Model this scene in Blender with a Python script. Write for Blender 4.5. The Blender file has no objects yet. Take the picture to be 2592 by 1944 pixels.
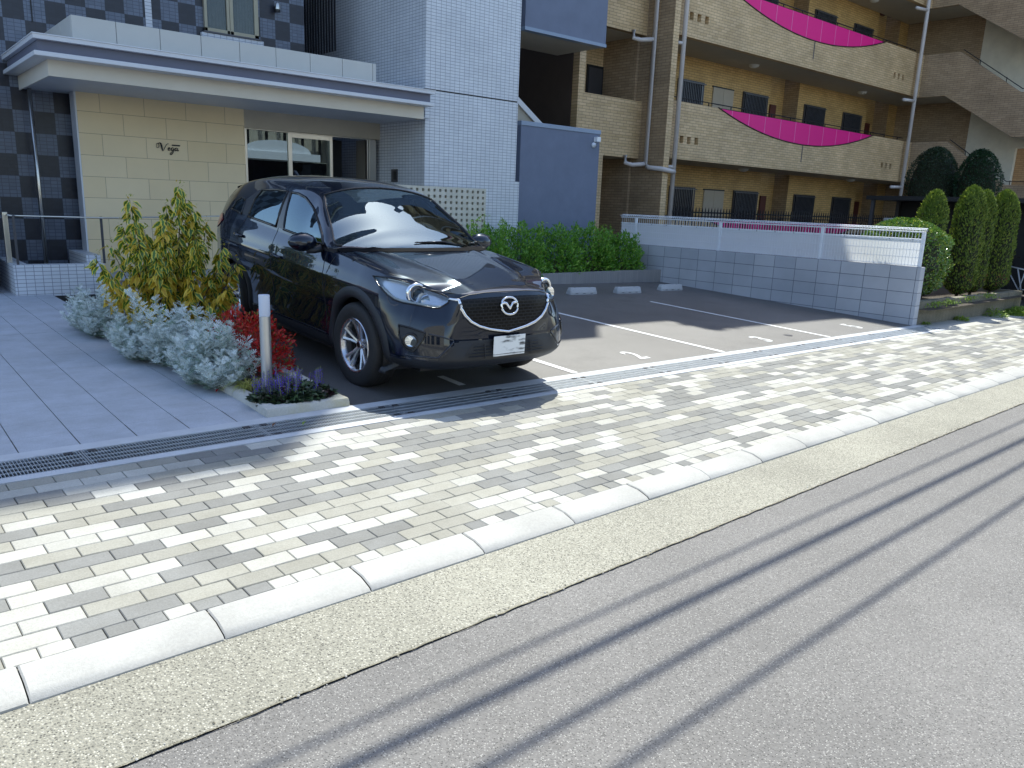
import bpy, bmesh, math, random
import numpy as np
from mathutils import Vector, Matrix
from mathutils.bvhtree import BVHTree
R_ = math.radians
# ------------------------------------------------------------------ camera, sky, sun, exposure
S = bpy.context.scene
cam = bpy.data.cameras.new("camera"); camo = bpy.data.objects.new("camera", cam); S.collection.objects.link(camo)
cam.sensor_width = 36.0; cam.lens = 27.2; cam.clip_start = 0.05; cam.clip_end = 2000
rx, ry, rz = ((0.7661983, -0.64152848, 0.03716675), (-0.11892222, -0.19839619, -0.9728805), (0.63150429, 0.74099943, -0.22830281))
camo.matrix_world = Matrix(((rx[0], -ry[0], -rz[0], 0), (rx[1], -ry[1], -rz[1], 0), (rx[2], -ry[2], -rz[2], 0), (0, 0, 0, 1)))
S.camera = camo
SUNV = Vector((0.40, 0.40, 1.0)).normalized()
W = bpy.data.worlds.new("World"); S.world = W; W.use_nodes = True
nt = W.node_tree; nt.nodes.clear()
o_ = nt.nodes.new("ShaderNodeOutputWorld"); b_ = nt.nodes.new("ShaderNodeBackground"); s_ = nt.nodes.new("ShaderNodeTexSky")
s_.sky_type = 'NISHITA'; s_.sun_disc = False; s_.sun_elevation = math.asin(SUNV.z); s_.sun_rotation = math.atan2(SUNV.x, SUNV.y)
s_.air_density = 1.0; s_.dust_density = .9; s_.ozone_density = 1.0
b_.inputs[1].default_value = 0.15
nt.links.new(s_.outputs[0], b_.inputs[0]); nt.links.new(b_.outputs[0], o_.inputs[0])
sl = bpy.data.lights.new("sun", 'SUN'); sl.energy = 3.6; sl.angle = R_(0.5); sl.color = (1, .985, .88)
so = bpy.data.objects.new("sun", sl); S.collection.objects.link(so); so.rotation_euler = SUNV.to_track_quat('Z', 'Y').to_euler()
S.view_settings.view_transform = 'Standard'; S.view_settings.look = 'None'; S.view_settings.gamma = 1; S.view_settings.exposure = 1.0
S.cycles.max_bounces = 8; S.cycles.diffuse_bounces = 4; S.cycles.glossy_bounces = 4; S.cycles.transmission_bounces = 6; S.cycles.transparent_max_bounces = 8
S.cycles.use_denoising = True; S.cycles.sample_clamp_indirect = 6
rng = random.Random(7); NR = np.random.RandomState(11)
COL = S.collection
# ------------------------------------------------------------------ helpers
GA, GB, GC = -1.5907, -0.02064, 0.03992
def gz(x, y): return GA + GB * max(-40, min(60, x)) + GC * max(-3, min(14, y))
PH = R_(1.977); CU = (math.cos(PH), math.sin(PH)); CV = (-math.sin(PH), math.cos(PH))
def st(u, v, dz=0.0):
    x = u * CU[0] + v * CV[0]; y = u * CU[1] + v * CV[1]
    return (x, y, gz(x, y) + dz)
def tag(o, label=None, cat=None, group=None, kind=None):
    if label: o['label'] = label
    if cat: o['category'] = cat
    if group: o['group'] = group
    if kind: o['kind'] = kind
    return o
def empty(name, loc, label=None, cat=None, group=None):
    o = bpy.data.objects.new(name, None); COL.objects.link(o); o.location = loc; o.empty_display_size = .2
    return tag(o, label, cat, group)
def attach(o, parent):
    if parent is not None:
        o.parent = parent
        m = Matrix.Identity(4); p = parent
        chain = []
        while p is not None: chain.append(p); p = p.parent
        w = Matrix.Identity(4)
        for p in reversed(chain): w = w @ p.matrix_parent_inverse @ p.matrix_basis
        o.matrix_parent_inverse = w.inverted()
class MB:
    def __init__(s): s.v = []; s.f = []; s.m = []; s.uv = {}
    def add(s, vs, fs, m=0):
        b = len(s.v); s.v += [tuple(p) for p in vs]
        for f in fs: s.f.append([b + i for i in f]); s.m.append(m)
        return s
    def quad(s, a, b, c, d, m=0): return s.add([a, b, c, d], [(0, 1, 2, 3)], m)
    def box(s, x0, y0, z0, x1, y1, z1, m=0):
        x0, x1 = sorted((x0, x1)); y0, y1 = sorted((y0, y1)); z0, z1 = sorted((z0, z1))
        return s.add([(x0,y0,z0),(x1,y0,z0),(x1,y1,z0),(x0,y1,z0),(x0,y0,z1),(x1,y0,z1),(x1,y1,z1),(x0,y1,z1)],
              [(0,3,2,1),(4,5,6,7),(0,1,5,4),(1,2,6,5),(2,3,7,6),(3,0,4,7)], m)
    def prism(s, poly, axis, a, b, m=0, mside=None):
        # poly 2D (p,q); axis 'x': (p,q)=(y,z); 'y': (x,z); 'z': (x,y)
        n = len(poly)
        def P(p, t): return {'x': (t, p[0], p[1]), 'y': (p[0], t, p[1]), 'z': (p[0], p[1], t)}[axis]
        vs = [P(p, a) for p in poly] + [P(p, b) for p in poly]
        bi = len(s.v); s.v += vs
        s.f.append([bi + i for i in range(n)]); s.m.append(m); s.f.append([bi + n + i for i in reversed(range(n))]); s.m.append(m)
        for i in range(n):
            j = (i + 1) % n; s.f.append([bi + i, bi + n + i, bi + n + j, bi + j]); s.m.append(m if mside is None else mside)
        return s
    def tube(s, pts, r, n=8, m=0, caps=True, r2=None):
        pts = [Vector(p) for p in pts]; k = len(pts); ring = []
        up = Vector((0, 0, 1))
        for i, p in enumerate(pts):
            d = (pts[min(i + 1, k - 1)] - pts[max(i - 1, 0)])
            if d.length < 1e-9: d = Vector((0, 0, 1))
            d.normalize()
            a = d.cross(up if abs(d.z) < .95 else Vector((0, 1, 0))).normalized(); b = d.cross(a)
            rr = r[i] if isinstance(r, (list, tuple)) else r
            rb = rr if r2 is None else (r2[i] if isinstance(r2, (list, tuple)) else r2)
            ring.append([p + a * (math.cos(2 * math.pi * j / n) * rr) + b * (math.sin(2 * math.pi * j / n) * rb) for j in range(n)])
        b0 = len(s.v)
        for rg in ring: s.v += [tuple(q) for q in rg]
        for i in range(k - 1):
            for j in range(n):
                jj = (j + 1) % n; s.f.append([b0 + i*n + j, b0 + i*n + jj, b0 + (i+1)*n + jj, b0 + (i+1)*n + j]); s.m.append(m)
        if caps:
            s.f.append([b0 + j for j in reversed(range(n))]); s.m.append(m)
            s.f.append([b0 + (k-1)*n + j for j in range(n)]); s.m.append(m)
        return s
    def lathe(s, prof, c=(0,0,0), axis='z', n=24, m=0):
        b0 = len(s.v); k = len(prof)
        for (r, h) in prof:
            for j in range(n):
                t = 2*math.pi*j/n; p, q = r*math.cos(t), r*math.sin(t)
                s.v.append({'z': (c[0]+p, c[1]+q, c[2]+h), 'x': (c[0]+h, c[1]+p, c[2]+q), 'y': (c[0]+p, c[1]+h, c[2]+q)}[axis])
        for i in range(k-1):
            for j in range(n):
                jj = (j+1) % n; s.f.append([b0+i*n+j, b0+i*n+jj, b0+(i+1)*n+jj, b0+(i+1)*n+j]); s.m.append(m)
        return s
    def build(s, name, mats, parent=None, smooth=False, bevel=0, seg=2, angle=None):
        me = bpy.data.meshes.new(name); me.from_pydata(s.v, [], s.f)
        if not isinstance(mats, (list, tuple)): mats = [mats]
        for mt in mats: me.materials.append(mt)
        me.polygons.foreach_set('material_index', s.m); me.update()
        o = bpy.data.objects.new(name, me); COL.objects.link(o)
        if smooth or angle:
            me.polygons.foreach_set('use_smooth', [True]*len(s.f))
            if angle: me.set_sharp_from_angle(angle=R_(angle))
        if bevel:
            md = o.modifiers.new('bevel', 'BEVEL'); md.width = bevel; md.segments = seg; md.limit_method = 'ANGLE'; md.angle_limit = R_(40)
        attach(o, parent); return o
def fast_mesh(name, verts, faces_flat, nper, mats, parent=None, mi=None, uv=None, smooth=False):
    me = bpy.data.meshes.new(name); nv = len(verts); nf = len(faces_flat)//nper
    me.vertices.add(nv); me.vertices.foreach_set('co', np.asarray(verts, np.float32).ravel())
    me.loops.add(nf*nper); me.loops.foreach_set('vertex_index', np.asarray(faces_flat, np.int32).ravel())
    me.polygons.add(nf); me.polygons.foreach_set('loop_start', np.arange(0, nf*nper, nper, dtype=np.int32))
    if mi is not None: me.polygons.foreach_set('material_index', np.asarray(mi, np.int32))
    if smooth: me.polygons.foreach_set('use_smooth', np.ones(nf, bool))
    if uv is not None:
        l = me.uv_layers.new(name='UVMap'); l.data.foreach_set('uv', np.asarray(uv, np.float32).ravel())
    for mt in (mats if isinstance(mats, (list, tuple)) else [mats]): me.materials.append(mt)
    me.update(calc_edges=True); me.validate()
    o = bpy.data.objects.new(name, me); COL.objects.link(o); attach(o, parent); return o
def copy_tree(o, parent=None):
    c = o.copy(); COL.objects.link(c)
    if parent is not None: c.parent = parent
    for ch in list(o.children): copy_tree(ch, c)
    return c
# ------------------------------------------------------------------ materials
def new_mat(name):
    m = bpy.data.materials.new(name); m.use_nodes = True; n = m.node_tree.nodes; return m, n, m.node_tree.links, n['Principled BSDF']
def pos_node(n): return n.new('ShaderNodeNewGeometry').outputs['Position']
def noise(n, l, vec, scale, detail=4, rough=.6):
    t = n.new('ShaderNodeTexNoise'); t.inputs['Scale'].default_value = scale; t.inputs['Detail'].default_value = detail; t.inputs['Roughness'].default_value = rough
    if vec is not None: l.new(vec, t.inputs['Vector'])
    return t.outputs['Fac']
def ramp(n, l, fac, stops):
    r = n.new('ShaderNodeValToRGB'); e = r.color_ramp.elements
    e[0].position, e[0].color = stops[0][0], (*stops[0][1], 1); e[1].position, e[1].color = stops[-1][0], (*stops[-1][1], 1)
    for p, c in stops[1:-1]:
        q = e.new(p); q.color = (*c, 1)
    l.new(fac, r.inputs[0]); return r.outputs[0]
def mixc(n, l, fac, a, b, mode='MIX'):
    m = n.new('ShaderNodeMix'); m.data_type = 'RGBA'; m.blend_type = mode
    for sock, val in ((m.inputs[0], fac), (m.inputs[6], a), (m.inputs[7], b)):
        if isinstance(val, (int, float)): sock.default_value = val
        elif isinstance(val, tuple): sock.default_value = (*val, 1)
        else: l.new(val, sock)
    return m.outputs[2]
def math_(n, l, op, a, b=None, c=None):
    m = n.new('ShaderNodeMath'); m.operation = op
    for i, v in enumerate((a, b, c)):
        if v is None: continue
        if isinstance(v, (int, float)): m.inputs[i].default_value = v
        else: l.new(v, m.inputs[i])
    return m.outputs[0]
def bump(n, l, bs, h, strength=.3, dist=.01):
    b = n.new('ShaderNodeBump'); b.inputs['Strength'].default_value = strength; b.inputs['Distance'].default_value = dist
    l.new(h, b.inputs['Height']); l.new(b.outputs[0], bs.inputs['Normal']); return b
def sc(c, k): return tuple(x*k for x in c)
def mat(name, col, rough=.6, metal=0, var=.12, vs=3.0, bs=0.0, bscale=60, bdist=.004, spec=None, coat=0, emit=None):
    m, n, l, b = new_mat(name); b.inputs['Roughness'].default_value = rough; b.inputs['Metallic'].default_value = metal
    if spec is not None: b.inputs['Specular IOR Level'].default_value = spec
    if coat: b.inputs['Coat Weight'].default_value = coat; b.inputs['Coat Roughness'].default_value = .03
    p = pos_node(n)
    f = noise(n, l, p, vs, 5)
    c = ramp(n, l, f, [(.3, sc(col, 1-var)), (.7, sc(col, 1+var))]); l.new(c, b.inputs['Base Color'])
    if bs: bump(n, l, b, noise(n, l, p, bscale, 3), bs, bdist)
    if emit: b.inputs['Emission Color'].default_value = (*emit[0], 1); b.inputs['Emission Strength'].default_value = emit[1]
    return m
def uvw(n, l, axis, ou=0., ov=0.):
    p = pos_node(n); s = n.new('ShaderNodeSeparateXYZ'); l.new(p, s.inputs[0])
    c = n.new('ShaderNodeCombineXYZ')
    iu, iv = {'y': (0, 2), 'x': (1, 2), 'z': (0, 1)}[axis]
    u = math_(n, l, 'ADD', s.outputs[iu], ou+100.0); v = math_(n, l, 'ADD', s.outputs[iv], ov+100.0)
    l.new(u, c.inputs[0]); l.new(v, c.inputs[1]); return c.outputs[0], u, v, p
def tile_mat(name, axis, bw, bh, c1, c2, mortar, ms=.004, ou=0., ov=0., off=0., rough=.45, bs=.35, var=.1, warm=None):
    m, n, l, b = new_mat(name); vec, u, v, p = uvw(n, l, axis, ou, ov)
    t = n.new('ShaderNodeTexBrick'); t.offset = off; t.offset_frequency = 2; t.squash = 1
    t.inputs['Scale'].default_value = 1; t.inputs['Brick Width'].default_value = bw; t.inputs['Row Height'].default_value = bh
    t.inputs['Mortar Size'].default_value = ms; t.inputs['Mortar Smooth'].default_value = .3; t.inputs['Bias'].default_value = 0
    t.inputs['Color1'].default_value = (*c1, 1); t.inputs['Color2'].default_value = (*c2, 1); t.inputs['Mortar'].default_value = (*mortar, 1)
    l.new(vec, t.inputs['Vector'])
    f = noise(n, l, p, 1.3, 6); g = ramp(n, l, f, [(.3, (1-var,)*3), (.7, (1+var*.5,)*3)])
    c = mixc(n, l, 1.0, t.outputs['Color'], g, 'MULTIPLY'); l.new(c, b.inputs['Base Color'])
    b.inputs['Roughness'].default_value = rough
    h = math_(n, l, 'SUBTRACT', math_(n, l, 'MULTIPLY', noise(n, l, p, 40, 2), .25), t.outputs['Fac']); bump(n, l, b, h, bs, .004)
    return m
M = {}
TW = (.60, .63, .66)
M['tower_y'] = tile_mat('white tile front', 'y', .1, .05, (.64,.67,.71), (.70,.73,.76), (.22,.24,.28), .0038, ou=-.087, ov=-.03)
M['tower_x'] = tile_mat('white tile side', 'x', .1, .05, (.64,.67,.71), (.70,.73,.76), (.22,.24,.28), .0038, ou=-.01, ov=-.03)
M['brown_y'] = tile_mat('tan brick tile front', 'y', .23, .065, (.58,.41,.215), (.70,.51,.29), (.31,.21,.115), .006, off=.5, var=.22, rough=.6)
M['brown_x'] = tile_mat('tan brick tile shaded side', 'x', .23, .065, (.37,.265,.16), (.46,.335,.21), (.20,.14,.09), .006, off=.5, var=.2, rough=.6)  # same tile as the front, shade of the side faces put into the colour
M['stone'] = tile_mat('cream limestone panels', 'y', .6, .3, (.80,.64,.38), (.84,.69,.435), (.30,.22,.13), .003, ou=-.36, ov=-1.14, off=.5, rough=.55, bs=.15, var=.06)
def checker_mat(name, axis, ou, ov):
    m, n, l, b = new_mat(name); vec, u, v, p = uvw(n, l, axis, ou, ov)
    a = math_(n, l, 'FLOOR', math_(n, l, 'DIVIDE', u, .26)); c = math_(n, l, 'FLOOR', math_(n, l, 'DIVIDE', v, .30))
    k = math_(n, l, 'MODULO', math_(n, l, 'ADD', a, c), 2.0)
    t = n.new('ShaderNodeTexBrick'); t.offset = 0; t.inputs['Scale'].default_value = 1; t.inputs['Brick Width'].default_value = .0867; t.inputs['Row Height'].default_value = .05
    t.inputs['Mortar Size'].default_value = .0035; t.inputs['Color1'].default_value = (.11,.135,.18,1); t.inputs['Color2'].default_value = (.145,.175,.23,1); t.inputs['Mortar'].default_value = (.06,.07,.1,1); l.new(vec, t.inputs['Vector'])
    t2 = n.new('ShaderNodeTexBrick'); t2.offset = 0; t2.inputs['Scale'].default_value = 1; t2.inputs['Brick Width'].default_value = .0867; t2.inputs['Row Height'].default_value = .05
    t2.inputs['Mortar Size'].default_value = .003; t2.inputs['Color1'].default_value = (.018,.021,.032,1); t2.inputs['Color2'].default_value = (.024,.028,.042,1); t2.inputs['Mortar'].default_value = (.02,.022,.03,1); l.new(vec, t2.inputs['Vector'])
    l.new(mixc(n, l, k, t.outputs['Color'], t2.outputs['Color']), b.inputs['Base Color']); b.inputs['Roughness'].default_value = .35
    bump(n, l, b, math_(n, l, 'SUBTRACT', 0.0, t.outputs['Fac']), .3, .003); return m
M['check'] = checker_mat('checkered slate tile', 'y', -.02, .09)
M['soffit'] = mat('pale soffit panel', (.55,.58,.62), .5, var=.03)
M['canopy'] = mat('pale metal canopy trim', (.66,.68,.71), .35, var=.03)
M['beam'] = mat('cream canopy beam', (.68,.63,.53), .5, var=.03)
M['fascia'] = mat('slate blue fascia', (.125,.135,.19), .45, var=.05)
M['panel'] = mat('warm grey parapet panel', (.52,.52,.48), .5, var=.03)
M['bluewall'] = mat('blue grey spray plaster', (.165,.195,.27), .85, var=.07, bs=.5, bscale=220, bdist=.003)
M['bluetrim'] = mat('blue grey metal coping', (.24,.31,.42), .4, var=.04)
M['plaster'] = mat('grey beige plaster', (.46,.42,.34), .7, var=.05)
M['gal'] = tile_mat('ochre brick tile gallery', 'y', .23, .065, (.56,.36,.13), (.66,.44,.18), (.28,.17,.07), .006, off=.5, var=.2, rough=.6)
M['plaster_w'] = mat('white stucco', (.76,.73,.62), .85, var=.08, bs=.4, bscale=90)
M['steel'] = mat('brushed stainless steel', (.62,.60,.55), .28, 1, var=.06)
M['steel_d'] = mat('dark steel', (.10,.10,.11), .4, .6, var=.06)
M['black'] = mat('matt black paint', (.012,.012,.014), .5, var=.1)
M['dark'] = mat('unlit interior', (.02,.02,.022), .8, var=.2)
M['bronze'] = mat('bronze window frame', (.36,.33,.24), .4, .3, var=.05)
M['curtain'] = mat('pale green curtain', (.40,.47,.42), .9, var=.15, vs=14)
M['pipe'] = mat('cream grey drainpipe', (.60,.56,.54), .45, var=.06)
M['yellow'] = mat('yellow plastic', (.55,.48,.18), .5)
def glass_mat(name, col, rough=.03, ior=1.5, alpha=.35):
    m, n, l, b = new_mat(name); b.inputs['Base Color'].default_value = (*col, 1); b.inputs['Roughness'].default_value = rough; b.inputs['IOR'].default_value = ior
    b.inputs['Specular IOR Level'].default_value = .8; b.inputs['Alpha'].default_value = alpha; return m
M['winglass'] = glass_mat('window glass', (.03,.045,.045), .02, 1.6, .45)
def car_glass(name, tint, ior):
    m, n, l, b = new_mat(name); n.remove(b); t = n.new('ShaderNodeBsdfTransparent'); t.inputs[0].default_value = (*tint, 1)
    g = n.new('ShaderNodeBsdfGlossy'); g.inputs['Color'].default_value = (.70,.90,1,1); g.inputs['Roughness'].default_value = .004; f = n.new('ShaderNodeFresnel'); f.inputs[0].default_value = ior
    x = n.new('ShaderNodeMixShader'); l.new(f.outputs[0], x.inputs[0]); l.new(t.outputs[0], x.inputs[1]); l.new(g.outputs[0], x.inputs[2]); l.new(x.outputs[0], n['Material Output'].inputs[0]); return m
M['doorglass'] = car_glass('entrance glass', (.10,.11,.10), 2.6)
M['beige_door'] = mat('beige steel door', (.42,.36,.27), .5, var=.04)
M['darkwin'] = mat('dark barred window glass', (.018,.022,.032), .12, var=.2)
M['bars'] = mat('grey window bars', (.10,.105,.12), .4, .5)
M['maroon'] = mat('maroon meter door', (.10,.02,.015), .5)
def pink_mat():
    m, n, l, b = new_mat('magenta frosted panel'); b.inputs['Base Color'].default_value = (.86,.014,.25,1); b.inputs['Roughness'].default_value = .5
    b.inputs['Specular IOR Level'].default_value = .3; return m
M['pink'] = pink_mat()
M['pinkseam'] = mat('pale pink seam', (.90,.16,.45), .4)
M['lampwhite'] = mat('opal lamp cover', (.70,.70,.66), .3)
M['whitepaint'] = mat('white painted metal', (.80,.83,.87), .35, var=.03)
M['whitepanel'] = mat('white fence panel', (.82,.86,.90), .4, var=.04, vs=1.5)
_n = M['whitepanel'].node_tree; _t = _n.nodes.new('ShaderNodeBsdfTranslucent'); _t.inputs[0].default_value = (.8,.82,.84,1); _x = _n.nodes.new('ShaderNodeMixShader'); _x.inputs[0].default_value = .55
_n.links.new(_n.nodes['Principled BSDF'].outputs[0], _x.inputs[1]); _n.links.new(_t.outputs[0], _x.inputs[2]); _n.links.new(_x.outputs[0], _n.nodes['Material Output'].inputs[0])
# ground materials
def ground_mat(name, c0, c1, speck=None, sscale=260, rough=.85, big=.9, bs=.5, thr=.62, bigv=.1, stain=None):
    m, n, l, b = new_mat(name); p = pos_node(n)
    f = noise(n, l, p, 90, 3, .7); c = ramp(n, l, f, [(.3, c0), (.7, c1)])
    g = ramp(n, l, noise(n, l, p, big, 6, .65), [(.3, (1-bigv,)*3), (.7, (1+bigv*.6,)*3)])
    c = mixc(n, l, 1.0, c, g, 'MULTIPLY')
    vo = n.new('ShaderNodeTexVoronoi'); vo.inputs['Scale'].default_value = sscale; l.new(p, vo.inputs['Vector'])
    if speck:
        sf = n.new('ShaderNodeSeparateColor'); l.new(vo.outputs['Color'], sf.inputs[0])
        k = math_(n, l, 'GREATER_THAN', sf.outputs[0], thr); k2 = math_(n, l, 'LESS_THAN', vo.outputs['Distance'], .42)
        c = mixc(n, l, math_(n, l, 'MULTIPLY', k, k2), c, speck)
        kd = math_(n, l, 'MULTIPLY', math_(n, l, 'LESS_THAN', sf.outputs[1], .22), k2)
        c = mixc(n, l, kd, c, sc(c0, .5))
    if stain: c = mixc(n, l, ramp(n, l, noise(n, l, p, 2.2, 6, .7), [(.52, (0,0,0)), (.72, (.7,)*3)]), c, stain)
    l.new(c, b.inputs['Base Color']); b.inputs['Roughness'].default_value = rough
    h = math_(n, l, 'ADD', math_(n, l, 'MULTIPLY', vo.outputs['Distance'], .8), noise(n, l, p, 160, 2)); bump(n, l, b, h, bs, .004); return m
M['road'] = ground_mat('worn road asphalt', (.140,.134,.127), (.212,.204,.194), (.33,.32,.30), 170, thr=.76, bs=.7, bigv=.16)
M['lot'] = ground_mat('car park asphalt', (.080,.078,.078), (.125,.120,.115), (.19,.18,.165), 300, thr=.8, bs=.35, bigv=.25, stain=(.055,.053,.053))
M['lot'].node_tree.nodes['Principled BSDF'].inputs['Roughness'].default_value = .58; M['lot'].node_tree.nodes['Principled BSDF'].inputs['Specular IOR Level'].default_value = .9
M['gutter'] = ground_mat('exposed aggregate gutter concrete', (.19,.183,.15), (.40,.385,.315), (.46,.445,.38), 130, thr=.76, bs=1.0, bigv=.2)
M['kerb'] = ground_mat('kerb concrete', (.365,.36,.335), (.43,.425,.40), None, 240, rough=.8, bs=.15, bigv=.16, big=2.5)
M['strip'] = mat('drain edge concrete', (.48,.50,.52), .75, var=.12, vs=4, bs=.2, bscale=120)
def paver_mat(name, c):
    m, n, l, b = new_mat(name); p = pos_node(n)
    f = noise(n, l, p, 130, 3, .7); g = noise(n, l, p, 3.5, 6, .7)
    a = ramp(n, l, f, [(.3, sc(c, .86)), (.7, sc(c, 1.12))]); h = ramp(n, l, g, [(.3, (.84,.83,.80)), (.68, (1.06,1.06,1.06))])
    l.new(mixc(n, l, 1.0, a, h, 'MULTIPLY'), b.inputs['Base Color']); b.inputs['Roughness'].default_value = .85; bump(n, l, b, f, .35, .003); return m
PV = [paver_mat(nm_, sc(c_, k_)) for nm_, c_ in (('white paver', (.42,.415,.38)), ('olive grey paver', (.295,.288,.25)), ('mauve grey paver', (.200,.201,.192))) for k_ in (.92, 1.0, 1.07)]
M['joint'] = mat('sand joint', (.15,.14,.115), .95, var=.2, vs=20)
M['ftile'] = paver_mat('grey stone floor tile', (.42,.445,.485))
M['line'] = ground_mat('worn white road paint', (.62,.63,.63), (.78,.79,.79), None, 200, rough=.7, bs=.3, bigv=.12)
def block_mat():
    m = tile_mat('grey concrete block', 'x', .4, .2, (.42,.44,.48), (.50,.515,.545), (.14,.15,.18), .0045, ou=-.007, ov=.1415, off=0., rough=.85, bs=.8, var=.12); return m
M['block'] = block_mat(); M['blockcap'] = mat('concrete block top', (.36,.37,.40), .85, bs=.3)
M['mossy'] = ground_mat('stained old concrete', (.16,.145,.105), (.27,.25,.19), (.3,.29,.22), 200, stain=(.07,.075,.035), bs=.5, bigv=.3)
M['plkerb'] = ground_mat('pale planter kerb concrete', (.46,.455,.41), (.56,.55,.50), None, 200, stain=(.40,.36,.17), bs=.3, bigv=.12)
M['soil'] = ground_mat('planting soil', (.035,.026,.018), (.07,.055,.04), (.10,.085,.06), 120, bs=1)
M['earth'] = ground_mat('compact earth', (.10,.095,.08), (.15,.14,.12), None, 60)
M['galv'] = mat('galvanised steel', (.62,.66,.70), .38, .85, var=.1, vs=20)
M['concrete_w'] = ground_mat('weathered white concrete', (.42,.44,.45), (.56,.57,.57), None, 90, bs=.4, bigv=.2)
# ================================================================== GROUND
def grid_sheet(name, m, xs, ys, dz, kind='structure', zf=None):
    b = MB(); nx, ny = len(xs), len(ys)
    vs = [(x, y, (zf or gz)(x, y) + dz) for y in ys for x in xs]
    fs = [(j*nx+i, j*nx+i+1, (j+1)*nx+i+1, (j+1)*nx+i) for j in range(ny-1) for i in range(nx-1)]
    b.add(vs, fs); o = b.build(name, m); o['kind'] = kind; return o
grid_sheet('ground', M['earth'], [-400,-40,-20,0,10,20,30,45,60,400], [-400,-60,-20,-3,0,4,8,14,40,400], -.45)
def st_poly(name, m, u0, u1, v0, v1, dz0, dz1=None, n=24, kind='structure'):
    dz1 = dz0 if dz1 is None else dz1
    b = MB(); us = np.linspace(u0, u1, n)
    vs = [st(u, v0, dz0) for u in us] + [st(u, v1, dz1) for u in us]
    b.add(vs, [(i, i+1, n+i+1, n+i) for i in range(n-1)]); o = b.build(name, m); o['kind'] = kind; return o
VK, VKF, VR = 2.64, 2.462, 2.055          # kerb back, kerb foot, road edge
st_poly('road', M['road'], -60, 90, -9, VR, -.047, -.047)
st_poly('gutter', M['gutter'], -60, 90, VR+.0, VKF+.03, -.043, -.036)
b = MB()                                    # crack of dirt along the joint of road and gutter
rr = random.Random(3); pts = []
u = -3.0
while u < 14:
    w = .0012 + rr.random()*.0038; d = (rr.random()-.5)*.008
    pts.append((u, VR+d-w, VR+d+w)); u += .03 + rr.random()*.03
for a, c in zip(pts[:-1], pts[1:]):
    b.quad(st(a[0], a[1], -.0395), st(c[0], c[1], -.0395), st(c[0], c[2], -.0395), st(a[0], a[2], -.0395))
o = b.build('road_joint', M['mossy']); o['kind'] = 'structure'
# kerb: one stone every 0.61 m
b = MB(); i = -8
prof = [(VK-.002, .003), (VK-.09, .0), (VKF+.05, -.010), (VKF+.022, -.018), (VKF+.008, -.030), (VKF+.002, -.07)]
for i in range(-8, 60):
    u0 = .33 + .6*i + .0022; u1 = u0 + .5956; j = rr.uniform(-.002, .002)
    n = len(prof); vs = []
    for (uu, e) in ((u0, -.005), (u0+.006, 0), (u1-.006, 0), (u1, -.005)):
        vs += [st(uu, v, z + j + (e if k < 5 else 0)) for k, (v, z) in enumerate(prof)]
    fs = [(s*n+k, s*n+k+1, (s+1)*n+k+1, (s+1)*n+k) for s in range(3) for k in range(n-1)]
    b.add(vs, fs)
o = b.build('kerb', M['kerb'], smooth=False, angle=35); o['kind'] = 'structure'
st_poly('pavement_bed', M['joint'], -10, 60, VK-.03, 4.28, -.012)
# pavers
b = MB(); PW, PH_ = .2, .0972
def paver(u0, u1, v0, v1, m):
    g = .0016; c = .003; h = -.0008 + rr.uniform(-.0012, .0012); tl = rr.uniform(-.0008, .0008)
    u0 += g; u1 -= g; v0 += g; v1 -= g
    top = [st(u0+c, v0+c, h+tl), st(u1-c, v0+c, h-tl), st(u1-c, v1-c, h-tl), st(u0+c, v1-c, h+tl)]
    ed = [st(u0, v0, h-c), st(u1, v0, h-c), st(u1, v1, h-c), st(u0, v1, h-c)]
    lo = [st(u0, v0, -.014), st(u1, v0, -.014), st(u1, v1, -.014), st(u0, v1, -.014)]
    b.add(top+ed+lo, [(0,1,2,3), (4,5,1,0), (5,6,2,1), (6,7,3,2), (7,4,0,3), (8,9,5,4), (9,10,6,5), (10,11,7,6), (11,8,4,7)], m*3 + rr.randrange(3))
cols = [0,0,0,1,1,1,2,2,2,1,2]
last = 0
for r in range(16):
    v1 = 4.275 - r*PH_; v0 = v1 - PH_
    ph = (1.38 - .1*r) % .2
    u = -7.2 + ph
    while u < 34:
        if rr.random() < .33: c = last
        else: c = cols[rr.randrange(len(cols))]
        last = c
        paver(u, u + PW, v0, v1, c); u += PW
v1 = 4.275 - 16*PH_; u = -7.2
while u < 34:
    paver(u, u+.1, VK+.002, v1, cols[rr.randrange(len(cols))] if rr.random() > .4 else last); u += .1
o = b.build('pavement', PV); o['kind'] = 'structure'
st_poly('pavement_edge', PV[1], 12.99, 60, 4.279, 4.74, -.004)
# drain channel: two concrete edges and a dark trough
ch = MB()
for (va, vb) in ((4.278, 4.345), (4.60, 4.70)):
    us = np.linspace(-7, 12.985, 30)
    vs = [st(u, va, .002) for u in us] + [st(u, vb, .002) for u in us] + [st(u, va, -.05) for u in us] + [st(u, vb, -.05) for u in us]
    n = 30
    ch.add(vs, [(i, i+1, n+i+1, n+i) for i in range(n-1)] + [(2*n+i, 2*n+i+1, i+1, i) for i in range(n-1)] + [(n+i, n+i+1, 3*n+i+1, 3*n+i) for i in range(n-1)])
us = np.linspace(-7, 12.985, 30); n = 30
vs = [st(u, 4.34, -.16) for u in us] + [st(u, 4.61, -.16) for u in us]+ [st(u, 4.345, -.0) for u in us] + [st(u, 4.60, -.0) for u in us]
ch.add(vs, [(i, i+1, n+i+1, n+i) for i in range(n-1)] + [(i, i+1, 2*n+i+1, 2*n+i) for i in range(n-1)] + [(n+i, n+i+1, 3*n+i+1, 3*n+i) for i in range(n-1)], 1)
o = ch.build('drain_channel', [M['strip'], M['mossy']]); o['kind'] = 'structure'
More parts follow.
